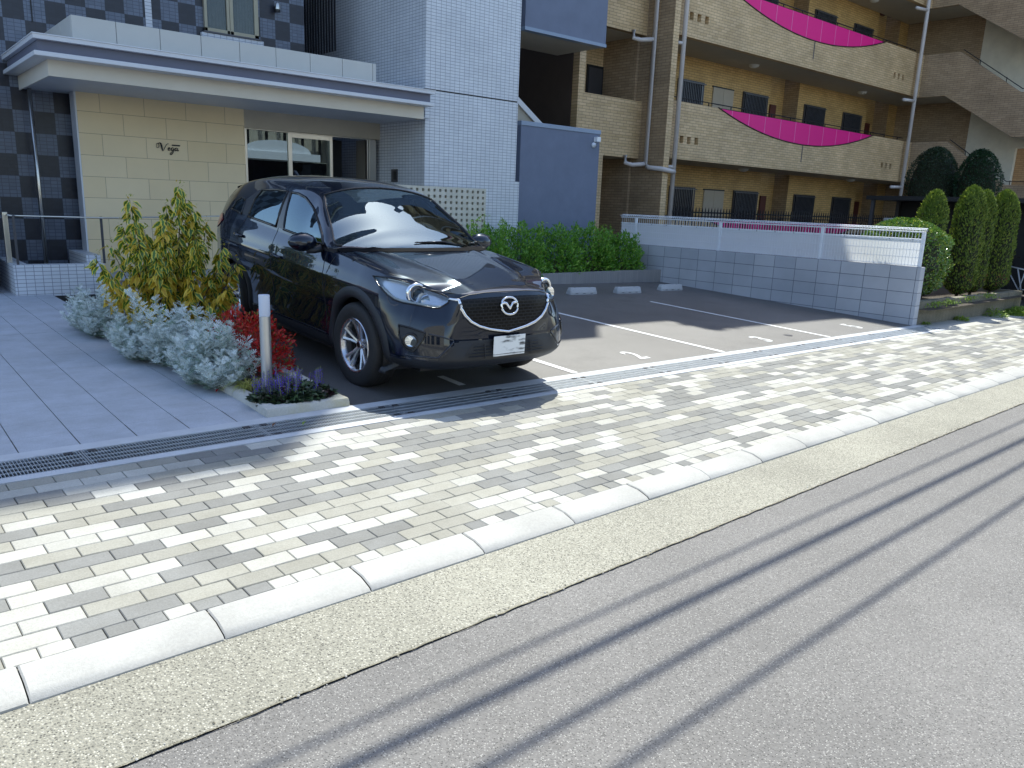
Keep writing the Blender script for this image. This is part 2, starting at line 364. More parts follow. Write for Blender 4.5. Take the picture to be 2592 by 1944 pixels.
# gratings, one metre each: frame, close cross bars, three long bars, hinge plates
def grate_mesh(fine):
    b = MB(); L = .995
    for v in (4.352, 4.593): b.box(-L/2, v-.006, -.03, L/2, v+.006, .001)
    for v in (4.412, 4.472, 4.533): b.box(-L/2, v-.0035, -.006, L/2, v+.0035, .0015)
    for u in (-L/2+.004, L/2-.004): b.box(u-.004, 4.352, -.03, u+.004, 4.593, .001)
    p = .0125 if fine else .0165; k = int(L/p); w = .0024 if fine else .0022
    for i in range(1, k):
        u = -L/2 + i*L/k
        b.box(u-w, 4.352, -.02, u+w, 4.593, -.001)
    for u in (-L/2+.055, L/2-.055):
        b.box(u-.022, 4.355, -.004, u+.022, 4.385, .0022, 1); b.box(u-.022, 4.56, -.004, u+.022, 4.59, .0022, 1)
    return b
gA = grate_mesh(False).build('drain_grate', [M['galv'], M['steel_d']]); gB = grate_mesh(True).build('drain_grate', [M['galv'], M['steel_d']])
def place_grate(o, u):
    z = st(u, 4.47)[2]; ux = CU[0]; o.rotation_euler = (0, 0, 0)
    sl = (st(u+.5, 4.47)[2] - st(u-.5, 4.47)[2]); sv = (st(u, 4.6)[2]-st(u, 4.3)[2])/.3
    X = Vector((CU[0], CU[1], sl)).normalized(); Y = Vector((CV[0], CV[1], sv)).normalized(); Z = X.cross(Y)
    p = Vector(st(u, 4.47)) - Y*4.47
    o.matrix_world = Matrix(((X.x, Y.x, Z.x, p.x), (X.y, Y.y, Z.y, p.y), (X.z, Y.z, Z.z, p.z), (0, 0, 0, 1)))
k = 0
desc = ['leftmost steel drain grating in front of the grey tile forecourt', 'steel drain grating in front of the tiles, second from the left', 'drain grating in front of the planter kerb',
 'drain grating under the shadow of the car bumper', 'drain grating ahead of the car number plate', 'sunlit drain grating just past the car shadow',
 'drain grating in front of the painted 2', 'drain grating at the end of the line between bays 2 and 3', 'drain grating in front of the painted 3', 'drain grating right of the painted 3',
 'drain grating at the end of the line between bays 3 and 5', 'drain grating in front of the painted 5', 'last drain grating, at the foot of the block wall']
for i in range(13):
    u = .48 + 1.0*i
    base = gA if i < 3 else gB
    o = base if i in (0, 3) else base.copy()
    if o.name not in COL.objects: COL.objects.link(o)
    place_grate(o, u); tag(o, desc[i], 'drain grate', 'gratings along the drain')
# car park
b = MB(); xs = np.linspace(2.5, 12.65, 12); ys = np.linspace(0, 1, 10)
def edgev(x, v): return (v - x*CV[0]) / CV[1]
vs = []
for x in xs:
    y0 = edgev(x, 4.70)
    for t in ys: y = y0 + t*(11.2-y0); vs.append((x, y, gz(x, y)))
ny = len(ys); b.add(vs, [(i*ny+j, (i+1)*ny+j, (i+1)*ny+j+1, i*ny+j+1) for i in range(len(xs)-1) for j in range(ny-1)])
o = b.build('car_park', M['lot']); o['kind'] = 'structure'
# markings
def stripe(x0, y0, x1, y1, w, dz=.004):
    d = Vector((x1-x0, y1-y0)).normalized(); nx, ny = -d.y*w/2, d.x*w/2
    k = 12; b = MB(); vs = []
    for i in range(k+1):
        t = i/k; x = x0+(x1-x0)*t; y = y0+(y1-y0)*t
        vs += [(x+nx, y+ny, gz(x+nx, y+ny)+dz), (x-nx, y-ny, gz(x-nx, y-ny)+dz)]
    b.add(vs, [(2*i, 2*i+1, 2*i+3, 2*i+2) for i in range(k)]); return b
for (x0, y0, x1, y1) in ((4.925, 4.89, 4.89, 8.1), (7.33, 4.97, 7.20, 8.05), (9.85, 5.06, 9.72, 8.05)):
    o = stripe(x0, y0, x1, y1, .075).build('parking_line', M['line']); o['kind'] = 'structure'
def digit(ch, cx, cy, w, h):
    cu = bpy.data.curves.new('bay_number', 'FONT'); cu.body = ch; cu.size = 1; cu.offset = .018; cu.resolution_u = 6
    t = bpy.data.objects.new('tmp', cu); COL.objects.link(t); dg = bpy.context.evaluated_depsgraph_get(); me = bpy.data.meshes.new_from_object(t.evaluated_get(dg)); bpy.data.objects.remove(t)
    co = np.array([v.co[:] for v in me.vertices]); mn = co.min(0); mx = co.max(0)
    for v in me.vertices:
        x = cx + ((v.co.x-mn[0])/(mx[0]-mn[0])-.5)*w; y = cy + ((v.co.y-mn[1])/(mx[1]-mn[1])-.5)*h
        v.co = (x, y, gz(x, y)+.004)
    me.materials.clear(); me.materials.append(M['line']); o = bpy.data.objects.new('bay_number', me); COL.objects.link(o); o['kind'] = 'structure'
digit('1', 3.68, 5.10, .07, .32); digit('2', 6.12, 5.235, .155, .33); digit('3', 8.61, 5.31, .155, .31); digit('5', 11.24, 5.455, .155, .33)
# small round drain cover traces on the car park
o = MB().lathe([(0, 0), (.06, 0)], (9.3, 5.35, gz(9.3, 5.35)+.003), n=20).build('manhole_cover', M['steel_d']); tag(o, 'small dark round cover in the asphalt beside the painted 3', 'cover')
# tiled forecourt (real tiles with open joints)
TZ = -1.432
b = MB(); base = MB()
def tile_top(x0, x1, y0, y1):
    b.add([(x0, y0, TZ), (x1, y0, TZ), (x1, y1, TZ), (x0, y1, TZ), (x0, y0, TZ-.006), (x1, y0, TZ-.006), (x1, y1, TZ-.006), (x0, y1, TZ-.006)],
          [(0,1,2,3), (4,5,1,0), (5,6,2,1), (6,7,3,2), (7,4,0,3)])
xj = [.26+.3*k for k in range(-14, 6)] + [1.972]
for i in range(len(xj)-1):
    x0, x1 = xj[i]+.0028, xj[i+1]-.0028
    ye = edgev((x0+x1)/2, 4.70)
    yj = [ye] + [5.07+.31*k for k in range(0, 27) if 5.07+.31*k > ye+.05]
    for j in range(len(yj)-1):
        g = .0009 if abs(yj[j]-8.79) > .02 else .004; g2 = .0009 if abs(yj[j+1]-8.79) > .02 else .004
        y0, y1 = yj[j]+g, yj[j+1]-g2
        if j == 0:
            ya, yb = edgev(x0, 4.70), edgev(x1, 4.70)
            b.add([(x0, ya, min(TZ, gz(x0, ya)-.001)), (x1, yb, min(TZ, gz(x1, yb)-.001)), (x1, y1, TZ), (x0, y1, TZ)], [(0,1,2,3)])
        else: tile_top(x0, x1, y0, y1)
o = b.build('forecourt_paving', M['ftile']); o['kind'] = 'structure'
b = MB(); b.quad((-4, 4.9, TZ-.007), (1.98, 4.9, TZ-.007), (1.98, 14, TZ-.007), (-4, 14, TZ-.007)); b.quad((-4, 4.60, TZ-.012), (1.98, 4.79, TZ-.02), (1.98, 4.9, TZ-.007), (-4, 4.9, TZ-.007)); o = b.build('forecourt_bed', M['joint']); o['kind'] = 'structure'
b = MB(); b.box(2.60, 10.25, -1.7, 9.7, 13.2, -1.235); o = b.build('entrance_path', M['ftile']); o['kind'] = 'structure'
# shaded yard right of the planter, white bay lines
grid_sheet('side_yard', M['lot'], [18.3, 24, 30, 45], [4.9, 8, 12, 14], -.03)
for (a, c) in (((19.9, 5.6), (23.5, 6.6)), ((21.5, 6.5), (25.5, 7.9))):
    o = stripe(*a, *c, .08, -.024).build('parking_line', M['line']); o['kind'] = 'structure'
# ================================================================== APARTMENT BUILDING WITH THE CANOPY
VB = empty('apartment_building', (5, 13, TZ), 'grey and white tiled apartment building with flat entrance canopy and chequered upper wall', 'building')
H1 = 21.9
def part(b, name, mats, parent, **k): return b.build(name, mats, parent, **k)
# main block: chequered wall
b = MB(); b.box(.5, 13.3, -1.7, 6.36, 26, H1); part(b, 'checkered_wall', M['check'], VB)
b = MB(); b.box(6.36, 17.6, -1.7, 10.7, 26, H1); b.box(6.37, 13.302, 12.32, 11.04, 17.6, H1); part(b, 'rear_wall', M['bluewall'], VB)
b = MB(); b.box(3.79, 13.284, 1.9, 3.885, 13.298, H1); part(b, 'white_tile_strip', M['tower_y'], VB)
b = MB(); b.box(1.15, 12.2, -1.7, 1.30, 13.298, 1.29); part(b, 'unseen_shade_wall', M['check'], VB)  # unseen wall added to darken the tiles under the canopy
b = MB(); b.box(4.60, 13.22, 1.9, 5.60, 13.298, 2.43); part(b, 'window_apron', M['tower_y'], VB)
# tower
b = MB()
def tower(x0, x1, y0, y1, z0, z1):
    b.box(x0, y0, z0, x1, y1, z1, 0)
b.box(7.587, 11.41, 1.795, 9.612, 17.6, 12.3); b.box(7.587, 11.41, -1.7, 9.612, 14.47, 1.77); b.box(7.597, 11.42, 1.76, 9.60, 14.4, 1.80)
b.box(7.589, 14.471, -1.7, 9.60, 17.6, 2.70)
b.m = []
for f in b.f:
    P_ = [Vector(b.v[i]) for i in f]; n_ = (P_[1]-P_[0]).cross(P_[2]-P_[0]).normalized()
    zc = sum(p.z for p in P_)/len(P_)
    b.m.append(2 if abs(zc-1.78) < .012 and abs(n_.z) < .5 else (1 if abs(n_.x) > .5 else 0))
tw = part(b, 'tower_wall', [M['tower_y'], M['tower_x'], M['black']], VB)
b = MB(); b.box(9.6121, 11.411, -1.7, 9.712, 14, .38); part(b, 'tower_base_wall', M['tower_y'], VB)
# louvre beside the tower
b = MB()
for i in range(26): b.box(7.575, 14.50+i*.115, 2.72, 7.60, 14.555+i*.115, 11)
b.box(7.592, 14.472, 2.70, 7.599, 17.59, 11, 1); part(b, 'louvre', [M['steel_d'], M['black']], VB)
# stone wall and lintel
b = MB(); b.box(2.645, 12.85, -1.45, 5.07, 13.15, 1.32); part(b, 'stone_wall', M['stone'], VB)
b = MB(); b.box(2.637, 12.846, -1.45, 2.66, 13.14, 1.318); part(b, 'stone_wall_edge', M['canopy'], VB)
b = MB(); b.box(5.071, 12.858, 1.02, 6.62, 13.15, 1.32); part(b, 'lintel', M['plaster'], VB)
b = MB(); b.box(6.621, 12.865, 1.02, 7.587, 13.15, 1.32); part(b, 'lintel', M['plaster'], VB)
# entrance door
door = MB(); 
for (x0, x1) in ((5.071, 5.11), (5.815, 5.885), (6.585, 6.635), (7.315, 7.345), (7.36, 7.50)): door.box(x0, 12.86, -1.24, x1, 12.93, 1.0)
door.box(5.885, 12.862, .925, 6.585, 12.92, 1.0); door.box(5.071, 12.9, 1.0, 7.5, 12.95, 1.019)
dr = door.build('entrance_door', M['steel'], VB, bevel=.004)
for (x0, x1, z1) in ((5.11, 5.815, .995), (5.885, 6.585, .925)):
    b = MB(); b.box(x0, 12.885, -1.2, x1, 12.895, z1); b.build('glass_pane', M['doorglass'], dr)
b = MB(); b.box(6.635, 13.6, -1.24, 7.2, 13.65, 1.0); b.build('opening_shade_sheet', M['dark'], dr)  # near-black sheet stands in for the unlit opening
MB().box(5.0, 15.2, -1.24, 7.58, 15.25, 1.4).build('lobby_wall', M['dark'], VB); MB().box(5.0, 13.16, -1.24, 5.05, 15.19, 1.4).build('lobby_wall', M['dark'], VB); MB().box(7.50, 13.16, -1.24, 7.58, 13.6, 1.02).build('lobby_wall', M['plaster'], VB)
b = MB(); b.box(7.573, 12.25, .28, 7.586, 12.46, .50); b.box(7.566, 12.29, .32, 7.574, 12.37, .46, 1); b.build('intercom', [M['steel_d'], M['black']], VB, bevel=.003)
# canopy
cn = MB(); cn.box(2.06, 11.22, 1.296, 7.586, 13.298, 1.31); cnp = cn.build('canopy', M['soffit'], VB)
b = MB(); b.box(2.045, 11.19, 1.275, 7.42, 11.22, 1.462); b.box(2.045, 11.22, 1.275, 2.06, 13.29, 1.462); b.box(7.405, 11.22, 1.275, 7.42, 11.405, 1.462); b.build('beam', M['beam'], cnp)
b = MB(); b.box(1.875, 10.95, 1.462, 7.475, 13.29, 1.515); b.build('lower_trim', M['canopy'], cnp, bevel=.006)
b = MB(); b.box(1.93, 11.03, 1.515, 7.43, 13.28, 1.645); b.build('fascia', M['fascia'], cnp)
b = MB(); b.box(1.875, 10.95, 1.645, 7.475, 13.29, 1.70); b.box(1.865, 10.94, 1.695, 7.485, 13.285, 1.708); b.build('upper_trim', M['canopy'], cnp, bevel=.004)
pp = MB(); pj = [2.39] + [2.90+.532*k for k in range(7)] + [6.62, 6.685]
for a, c in zip(pj[:-1], pj[1:]): pp.box(a+.003, 11.45, 1.708, c-.003, 11.49, 2.05)
for k in range(3): pp.box(2.39, 11.495+k*.6, 1.708, 2.43, 12.09+k*.6-.006, 2.05)
pp.box(2.40, 11.465, 1.70, 6.68, 13.28, 2.035, 1); pp.build('canopy_parapet', [M['panel'], M['fascia']], VB, bevel=.004)
# window over the canopy
b = MB()
for (x0, x1) in ((4.655, 4.70), (5.01, 5.055), (5.06, 5.115), (5.46, 5.53)): b.box(x0, 13.235, 2.45, x1, 13.297, 3.9)
b.box(4.655, 13.235, 2.45, 5.53, 13.297, 2.51); b.box(4.655, 13.235, 3.86, 5.53, 13.297, 3.92); b.box(4.63, 13.20, 2.43, 5.56, 13.297, 2.455, 1)
wn = b.build('window', [M['bronze'], M['steel_d']], VB, bevel=.003)
b = MB(); b.box(4.70, 13.262, 2.51, 5.01, 13.268, 3.86); b.box(5.115, 13.25, 2.51, 5.46, 13.256, 3.86); b.build('window_pane', M['winglass'], wn)
b = MB(); vs = []; 
for i in range(41):
    x = 4.70 + i*.01; vs += [(x, 13.288+.006*math.sin(i*1.1), 2.5), (x, 13.288+.006*math.sin(i*1.1), 3.9)]
b.add(vs, [(2*i, 2*i+2, 2*i+3, 2*i+1) for i in range(40)])
vs = []
for i in range(36):
    x = 5.11 + i*.01; vs += [(x, 13.288+.005*math.sin(i*1.3), 2.5), (x, 13.288+.005*math.sin(i*1.3), 3.9)]
b.add(vs, [(2*i, 2*i+2, 2*i+3, 2*i+1) for i in range(35)]); b.build('curtain', M['curtain'], wn, smooth=True)
o = MB().tube([(2.13, 13.05, 1.29), (2.13, 13.05, -1.43)], .028, 12).build('downpipe', M['steel'], VB, smooth=True)
b = MB(); b.box(2.285, 13.286, 2.2, 2.300, 13.30, H1); b.build('expansion_joint', M['black'], VB)
# blue grey stair enclosure on the right
b = MB(); b.box(9.872, 11.60, -1.7, 12.0, 11.72, 1.42); part(b, 'blue_wall', M['bluewall'], VB)
b = MB(); b.box(9.862, 11.585, 1.42, 12.012, 11.735, 1.50); part(b, 'wall_coping', M['bluetrim'], VB, bevel=.006)
b = MB(); b.box(9.872, 11.60, 3.14, 12.0, 13.02, 12.3); part(b, 'upper_stair_box', M['bluewall'], VB)
b = MB(); b.box(9.862, 11.585, 3.08, 12.012, 11.735, 3.14); part(b, 'box_trim', M['bluetrim'], VB)
b = MB(); b.box(9.88, 11.735, 3.085, 11.99, 13.0, 3.139); part(b, 'box_soffit', M['plaster'], VB)
b = MB(); b.box(9.66, 12.9, -1.7, 9.86, 17.5, 12.3, 0); b.box(9.613, 11.9, 2.9, 9.87, 12.9, 12.3); part(b, 'recess_shade_wall', M['black'], VB)  # recess shade painted as black walls
b = MB(); b.lathe([(.085, 0), (.085, 4.15)], (9.86, 12.0, -1.43), n=20); b.lathe([(.0,4.33),(.10, 4.33), (.105, 4.15)], (9.86, 12.0, -1.43), n=20, m=1); b.lathe([(.10, 4.15), (.10, 4.02), (.085, 4.0)], (9.86, 12.0, -1.43), n=20, m=2)
part(b, 'pipe_column', [M['bluetrim'], M['yellow'], M['lampwhite']], VB, smooth=True)
b = MB(); b.prism([(9.9, 2.36), (9.9, 2.24), (11.25, 1.35), (11.25, 1.24), (11.38, 1.24), (11.38, 1.40)], 'y', 12.35, 12.47); part(b, 'stair_stringer', M['canopy'], VB)
b = MB(); b.prism([(9.88, 2.26), (9.88, .5), (11.2, .5), (11.2, 1.38)], 'y', 12.40, 12.44); part(b, 'stair_panel', M['plaster'], VB)
# Vega lettering: script strokes in dark metal
def stroke(b, pts, w0, w1, y, sx, sz, ox, oz):
    k = 10; out = []
    P_ = [Vector((p[0], 0, p[1])) for p in pts]; n = len(P_)
    for i in range(n-1):
        p0 = P_[max(i-1, 0)]; p1 = P_[i]; p2 = P_[i+1]; p3 = P_[min(i+2, n-1)]
        for j in range(k):
            t = j/k; out.append(.5*((2*p1)+(-p0+p2)*t+(2*p0-5*p1+4*p2-p3)*t*t+(-p0+3*p1-3*p2+p3)*t**3))
    out.append(P_[-1]); m = len(out)
    rad = [w0 + (w1-w0)*math.sin(math.pi*i/(m-1)) for i in range(m)]
    b.tube([(ox+p.x*sx, y, oz+p.z*sz) for p in out], rad, 6, r2=rad)
lg = MB(); S_ = .001; OX, OZ = 3.69, .5
# letter coordinates in mm of the sign, origin lower left; x 0..360, z 0..200
LT = [([(8,150),(0,120),(20,108),(36,122),(40,150),(25,172),(8,165),(4,140)], 1.5, 3), ([(30,172),(60,178),(75,150),(85,90),(92,62)], 2, 8), ([(92,62),(120,110),(150,160),(172,176),(184,172)], 1.5, 3),
 ([(165,85),(188,100),(196,116),(184,120),(172,104),(172,84),(186,76),(210,92)], 1.5, 4.5), ([(250,118),(232,122),(218,104),(218,86),(234,84),(252,104)], 1.5, 5), ([(258,122),(250,92),(238,52),(220,26),(200,20),(200,34),(222,58),(256,86)], 1.5, 4.5),
 ([(306,118),(288,122),(272,104),(270,84),(286,82),(304,102)], 1.5, 5), ([(314,122),(306,96),(308,82),(318,84),(328,96)], 2, 5)]
for pts, a, c in LT: stroke(lg, pts, a*.0017, c*.0016, 12.838, .00100, .00100, OX+.005, OZ+.0)
lg.box(OX+.235, 12.83, OZ+.150, OX+.352, 12.845, OZ+.168)
lg.build('sign_lettering', M['black'], VB, smooth=False)
# storeys above the frame, seen in reflections and casting the shade
b = MB()
for k in range(5):
    z = 5.2 + k*2.9
    if z + 1 < H1: b.box(.4, 13.1, z, 6.36, 13.295, z+.2); b.box(2.5, 13.25, z+.9, 5.4, 13.297, z+2.3, 1)
part(b, 'upper_storey', [M['panel'], M['darkwin']], VB)
# things fixed on it
wl = empty('wall_lamp', (5.845, 13.18, 2.93), 'small silver and black wall lamp on the chequered upper wall', 'wall lamp')
b = MB(); b.lathe([(0, .075), (.03, .07), (.042, .04), (.042, -.03)], (5.845, 13.19, 2.99), n=16); b.build('lamp_body', M['steel'], wl, smooth=True)
b = MB(); b.lathe([(.042, -.03), (.042, -.07), (.0, -.07)], (5.845, 13.19, 2.99), n=16); b.box(5.83, 13.22, 2.93, 5.86, 13.297, 3.02); b.build('lamp_base', M['black'], wl)
sc_ = empty('security_camera', (11.78, 11.55, 1.28), 'silver bullet security camera on the blue grey wall', 'camera')
b = MB(); b.lathe([(0, -.155), (.044, -.155), (.05, -.14), (.05, .02), (.044, .03), (0, .03)], (0, 0, 0), 'y', 20)
cmo = b.build('camera_body', M['whitepaint'], sc_, smooth=True, angle=40); cmo.matrix_world = Matrix.Translation((11.79, 11.47, 1.29)) @ Matrix.Rotation(R_(-25), 4, 'Z') @ Matrix.Rotation(R_(-12), 4, 'X')
b = MB(); b.lathe([(0, -.165), (.034, -.162), (.036, -.15)], (0, 0, 0), 'y', 20); cl = b.build('lens', M['black'], sc_, smooth=True); cl.matrix_world = cmo.matrix_world.copy()
b = MB(); b.box(11.82, 11.50, 1.265, 11.93, 11.598, 1.36); b.lathe([(0, 0), (.055, 0), (.05, -.03), (.03, -.06), (.02, -.09)], (11.82, 11.598, 1.20), 'y', 16); b.build('bracket', M['whitepaint'], sc_, bevel=.006)
# perforated block screen
ps = MB(); x0, x1, zb, zt = 6.6, 8.735, -1.25, .215; yf, yb = 11.16, 11.27
px = [x1-.062-.1155*k for k in range(18)]; pz = [zt-.062-.098*k for k in range(14)]
hx, hz = .022, .024
ex = sorted([x0, x1] + [p-hx for p in px] + [p+hx for p in px]); ez = sorted([zb, zt] + [p-hz for p in pz] + [p+hz for p in pz])
holes = {(round((p-hx)*1000), round((q-hz)*1000)) for p in px for q in pz}
for i in range(len(ex)-1):
    for j in range(len(ez)-1):
        a0, a1, c0, c1 = ex[i], ex[i+1], ez[j], ez[j+1]
        if (round(a0*1000), round(c0*1000)) in holes:
            ps.quad((a0,yf,c0),(a0,yb,c0),(a0,yb,c1),(a0,yf,c1)); ps.quad((a1,yf,c0),(a1,yf,c1),(a1,yb,c1),(a1,yb,c0))
            ps.quad((a0,yf,c0),(a1,yf,c0),(a1,yb,c0),(a0,yb,c0)); ps.quad((a0,yf,c1),(a0,yb,c1),(a1,yb,c1),(a1,yf,c1))
        else:
            ps.quad((a0,yf,c0),(a1,yf,c0),(a1,yf,c1),(a0,yf,c1)); ps.quad((a0,yb,c0),(a0,yb,c1),(a1,yb,c1),(a1,yb,c0))
ps.quad((x0,yf,zt),(x1,yf,zt),(x1,yb,zt),(x0,yb,zt)); ps.quad((x1,yf,zb),(x1,yb,zb),(x1,yb,zt),(x1,yf,zt)); ps.quad((x0,yf,zb),(x0,yf,zt),(x0,yb,zt),(x0,yb,zb))
o = ps.build('perforated_screen', tile_mat('cream perforated blocks', 'y', .1155, .098, (.60,.57,.47), (.66,.63,.53), (.42,.40,.33), .002, ou=.0, ov=0., off=0, rough=.8)); tag(o, 'cream screen wall of blocks with rows of small square holes behind the car', 'screen wall')
# low tiled wall with handrail (left)
lw = MB(); lw.box(1.56, 11.88, -1.45, 2.636, 12.06, -1.035, 0); lw.box(1.56, 12.06, -1.45, 1.74, 16.5, -1.035, 0); lw.box(2.46, 12.061, -1.45, 2.636, 13.2, -.93)
lw.m = [1 if abs((Vector(lw.v[f[1]])-Vector(lw.v[f[0]])).cross(Vector(lw.v[f[2]])-Vector(lw.v[f[0]])).normalized().x) > .5 else 0 for f in lw.f]
o = lw.build('low_tiled_wall', [M['tower_y'], M['tower_x']]); tag(o, 'knee high white tiled wall at the left, running round a corner', 'low wall')
hr = empty('handrail', (1.63, 11.97, -1.035), 'thin dark handrail on the low white tiled wall', 'handrail')
b = MB(); b.tube([(1.60, 11.97, -.405), (2.62, 11.97, -.415), (2.66, 11.93, -.415), (2.70, 11.9, -.415), (5.2, 11.9, -.33)], .011, 8); b.tube([(1.60, 11.97, -.405), (1.60, 16, -.405)], .011, 8); b.build('rail', M['steel'], hr, smooth=True)
for (x, y) in ((1.63, 11.97), (2.66, 11.97), (3.9, 11.9), (5.1, 11.9), (1.60, 14.2)):
    b = MB(); b.box(x-.014, y-.014, -1.036 if x < 3 else -1.24, x+.014, y+.014, -.40); b.build('post', M['steel_d'], hr)
b = MB(); b.box(1.55, 12.27, -1.034, 1.61, 12.33, -.37); o = b.build('stainless_post', M['steel'], bevel=.005); tag(o, 'brass toned square post standing on the low tiled wall at the left edge', 'post')
b = MB(); b.box(-3, 15.9, -1.45, 1.55, 16.0, -.6); 
# ================================================================== BLOCK WALL AND MESH FENCE
AZ = R_(2.33)
def wl_pt(s, off=0., z=0.):   # s metres back from the near joint, off to the right
    return (12.5653 + math.sin(-AZ)*s + off*math.cos(AZ), 5.607 + math.cos(AZ)*s - 0*off, z)
bw = MB(); s0, s1 = -.46, 5.6; th = .15
ns = 14; vs = []
for i in range(ns+1):
    s = s0 + (s1-s0)*i/ns
    a = wl_pt(s); c = wl_pt(s, th)
    zb = gz(a[0], a[1]) - .1
    vs += [(a[0], a[1], zb), (a[0], a[1], -.7415), (c[0], c[1], -.7415), (c[0], c[1], zb)]
fs = []; ms = []
for i in range(ns):
    for k in range(4):
        kk = (k+1) % 4; fs.append((4*i+k, 4*i+kk, 4*i+4+kk, 4*i+4+k))
bw.add(vs, fs); bw.add([], []); bw.f.append([3,2,1,0]); bw.m.append(0); bw.f.append([4*ns, 4*ns+1, 4*ns+2, 4*ns+3]); bw.m.append(0)
bw.m = [1 if abs((Vector(bw.v[f[1]])-Vector(bw.v[f[0]])).cross(Vector(bw.v[f[2]])-Vector(bw.v[f[0]])).normalized().z) > .5 else 0 for f in bw.f]
o = bw.build('block_wall', [M['block'], M['blockcap']], bevel=.004); tag(o, 'grey concrete block wall closing the car park on the right', 'wall')
FE = empty('mesh_fence', wl_pt(-.4, .07, -.7415), 'white wire mesh fence with a solid white panel on the block wall', 'fence')
for s in (-.40, 1.22, 3.22, 5.22):
    x, y, _ = wl_pt(s, .06); b = MB(); b.box(x-.02, y-.025, -.7415, x+.02, y+.025, -.20); b.build('post', M['whitepaint'], FE, bevel=.004)
wr = MB(); r = .0036
def wx(s, z, off=.035): p = wl_pt(s, off); return (p[0], p[1], z)
for z in (-.72, -.60, -.485, -.37, -.318, -.215): wr.tube([wx(-.44, z), wx(5.6, z)], r*1.1, 4)
for off, z in ((.035, -.175), (.075, -.155), (.0, -.175), (.035, -.205)): wr.tube([wx(-.44, z, off), wx(5.6, z, off)], r*1.5, 4)
s = -.44
while s < 5.6:
    p = [wx(s, -.735), wx(s, -.215), wx(s, -.175, .0), wx(s, -.148, .037), wx(s, -.175, .075), wx(s, -.20, .045)]
    wr.tube(p, r, 4, caps=False); s += .05
wr.build('wire_mesh', M['whitepaint'], FE)
pn = MB(); 
for (sa, sb) in ((-.375, 1.195), (1.245, 3.195), (3.245, 5.195), (5.245, 5.6)):
    a, c = wl_pt(sa, .062), wl_pt(sb, .062); a2, c2 = wl_pt(sa, .068), wl_pt(sb, .068)
    pn.add([(a[0],a[1],-.735),(c[0],c[1],-.735),(c[0],c[1],-.345),(a[0],a[1],-.345)], [(0,1,2,3)])
pn.build('white_panel', M['whitepanel'], FE)
fr = MB()
for (sa, sb) in ((-.375, 1.195), (1.245, 3.195), (3.245, 5.195), (5.245, 5.6)):
    a, c = wl_pt(sa, .05), wl_pt(sb, .05); a2, c2 = wl_pt(sa, .075), wl_pt(sb, .075)
    fr.add([(a[0],a[1],-.345),(c[0],c[1],-.345),(c[0],c[1],-.312),(a[0],a[1],-.312),(a2[0],a2[1],-.345),(c2[0],c2[1],-.345),(c2[0],c2[1],-.312),(a2[0],a2[1],-.312)], [(0,1,2,3),(7,6,5,4),(3,2,6,7),(0,4,5,1),(0,3,7,4),(1,5,6,2)])
    s = sa+.12
    while s < sb-.05: q = wl_pt(s, .045); fr.box(q[0]-.004, q[1]-.006, -.338, q[0]+.004, q[1]+.006, -.326, 1); s += .36
fr.build('panel_rail', [M['whitepaint'], M['steel_d']], FE)
# wheel stops
def wheel_stop():
    b = MB(); L = .30; pr = [(-.065, 0), (-.065, .035), (-.035, .105), (.035, .105), (.065, .035), (.065, 0)]
    # (y, z) profile with sloped ends
    vs = []
    for (x, k) in ((-L, .0), (-L+.02, 1.), (L-.02, 1.), (L, .0)):
        for (y, z) in pr: vs.append((x, y*(.85+.15*k), z if k else z*.62))
    n = 6; b.add(vs, [(s*n+i, s*n+i+1, (s+1)*n+i+1, (s+1)*n+i) for s in range(3) for i in range(n-1)] + [tuple(reversed(range(n))), tuple(range(3*n, 4*n))])
    for x in (-.17, .17): b.lathe([(0, .1065), (.018, .1065), (.02, .104)], (x, 0, 0), n=12, m=1); 
    for x in (-.17, 0, .17): b.box(x-.03, -.0665, .012, x+.03, -.060, .022, 1)
    return b.build('wheel_stop', [M['concrete_w'], M['steel_d']], bevel=.006)
ws = wheel_stop()
for i, (x, y, lab) in enumerate(((9.08, 8.98, 'white concrete wheel stop nearest the car, leftmost of the three'), (10.14, 8.93, 'middle white concrete wheel stop, right of the hedge planter centre'), (11.46, 9.06, 'white concrete wheel stop nearest the block wall'))):
    o = ws if i == 0 else ws.copy()
    if i: COL.objects.link(o)
    o.location = (x, y, gz(x, y)); o.rotation_euler = (R_(2.3), R_(1.2), R_(-1)); tag(o, lab, 'wheel stop', 'wheel stops in the car park')
# hedge planter
hp = MB(); hp.box(8.0, 10.05, -1.75, 12.40, 10.17, -1.20); o = hp.build('hedge_planter', tile_mat('grey tiled planter edge', 'y', .05, .5, (.27,.265,.26), (.31,.30,.29), (.20,.19,.19), .002, rough=.8)); tag(o, 'low grey planter edge below the green hedge', 'planter')
b = MB(); b.box(8.0, 10.171, -1.75, 12.40, 11.58, -1.24); o = b.build('hedge_soil', M['soil']); o['kind'] = 'structure'
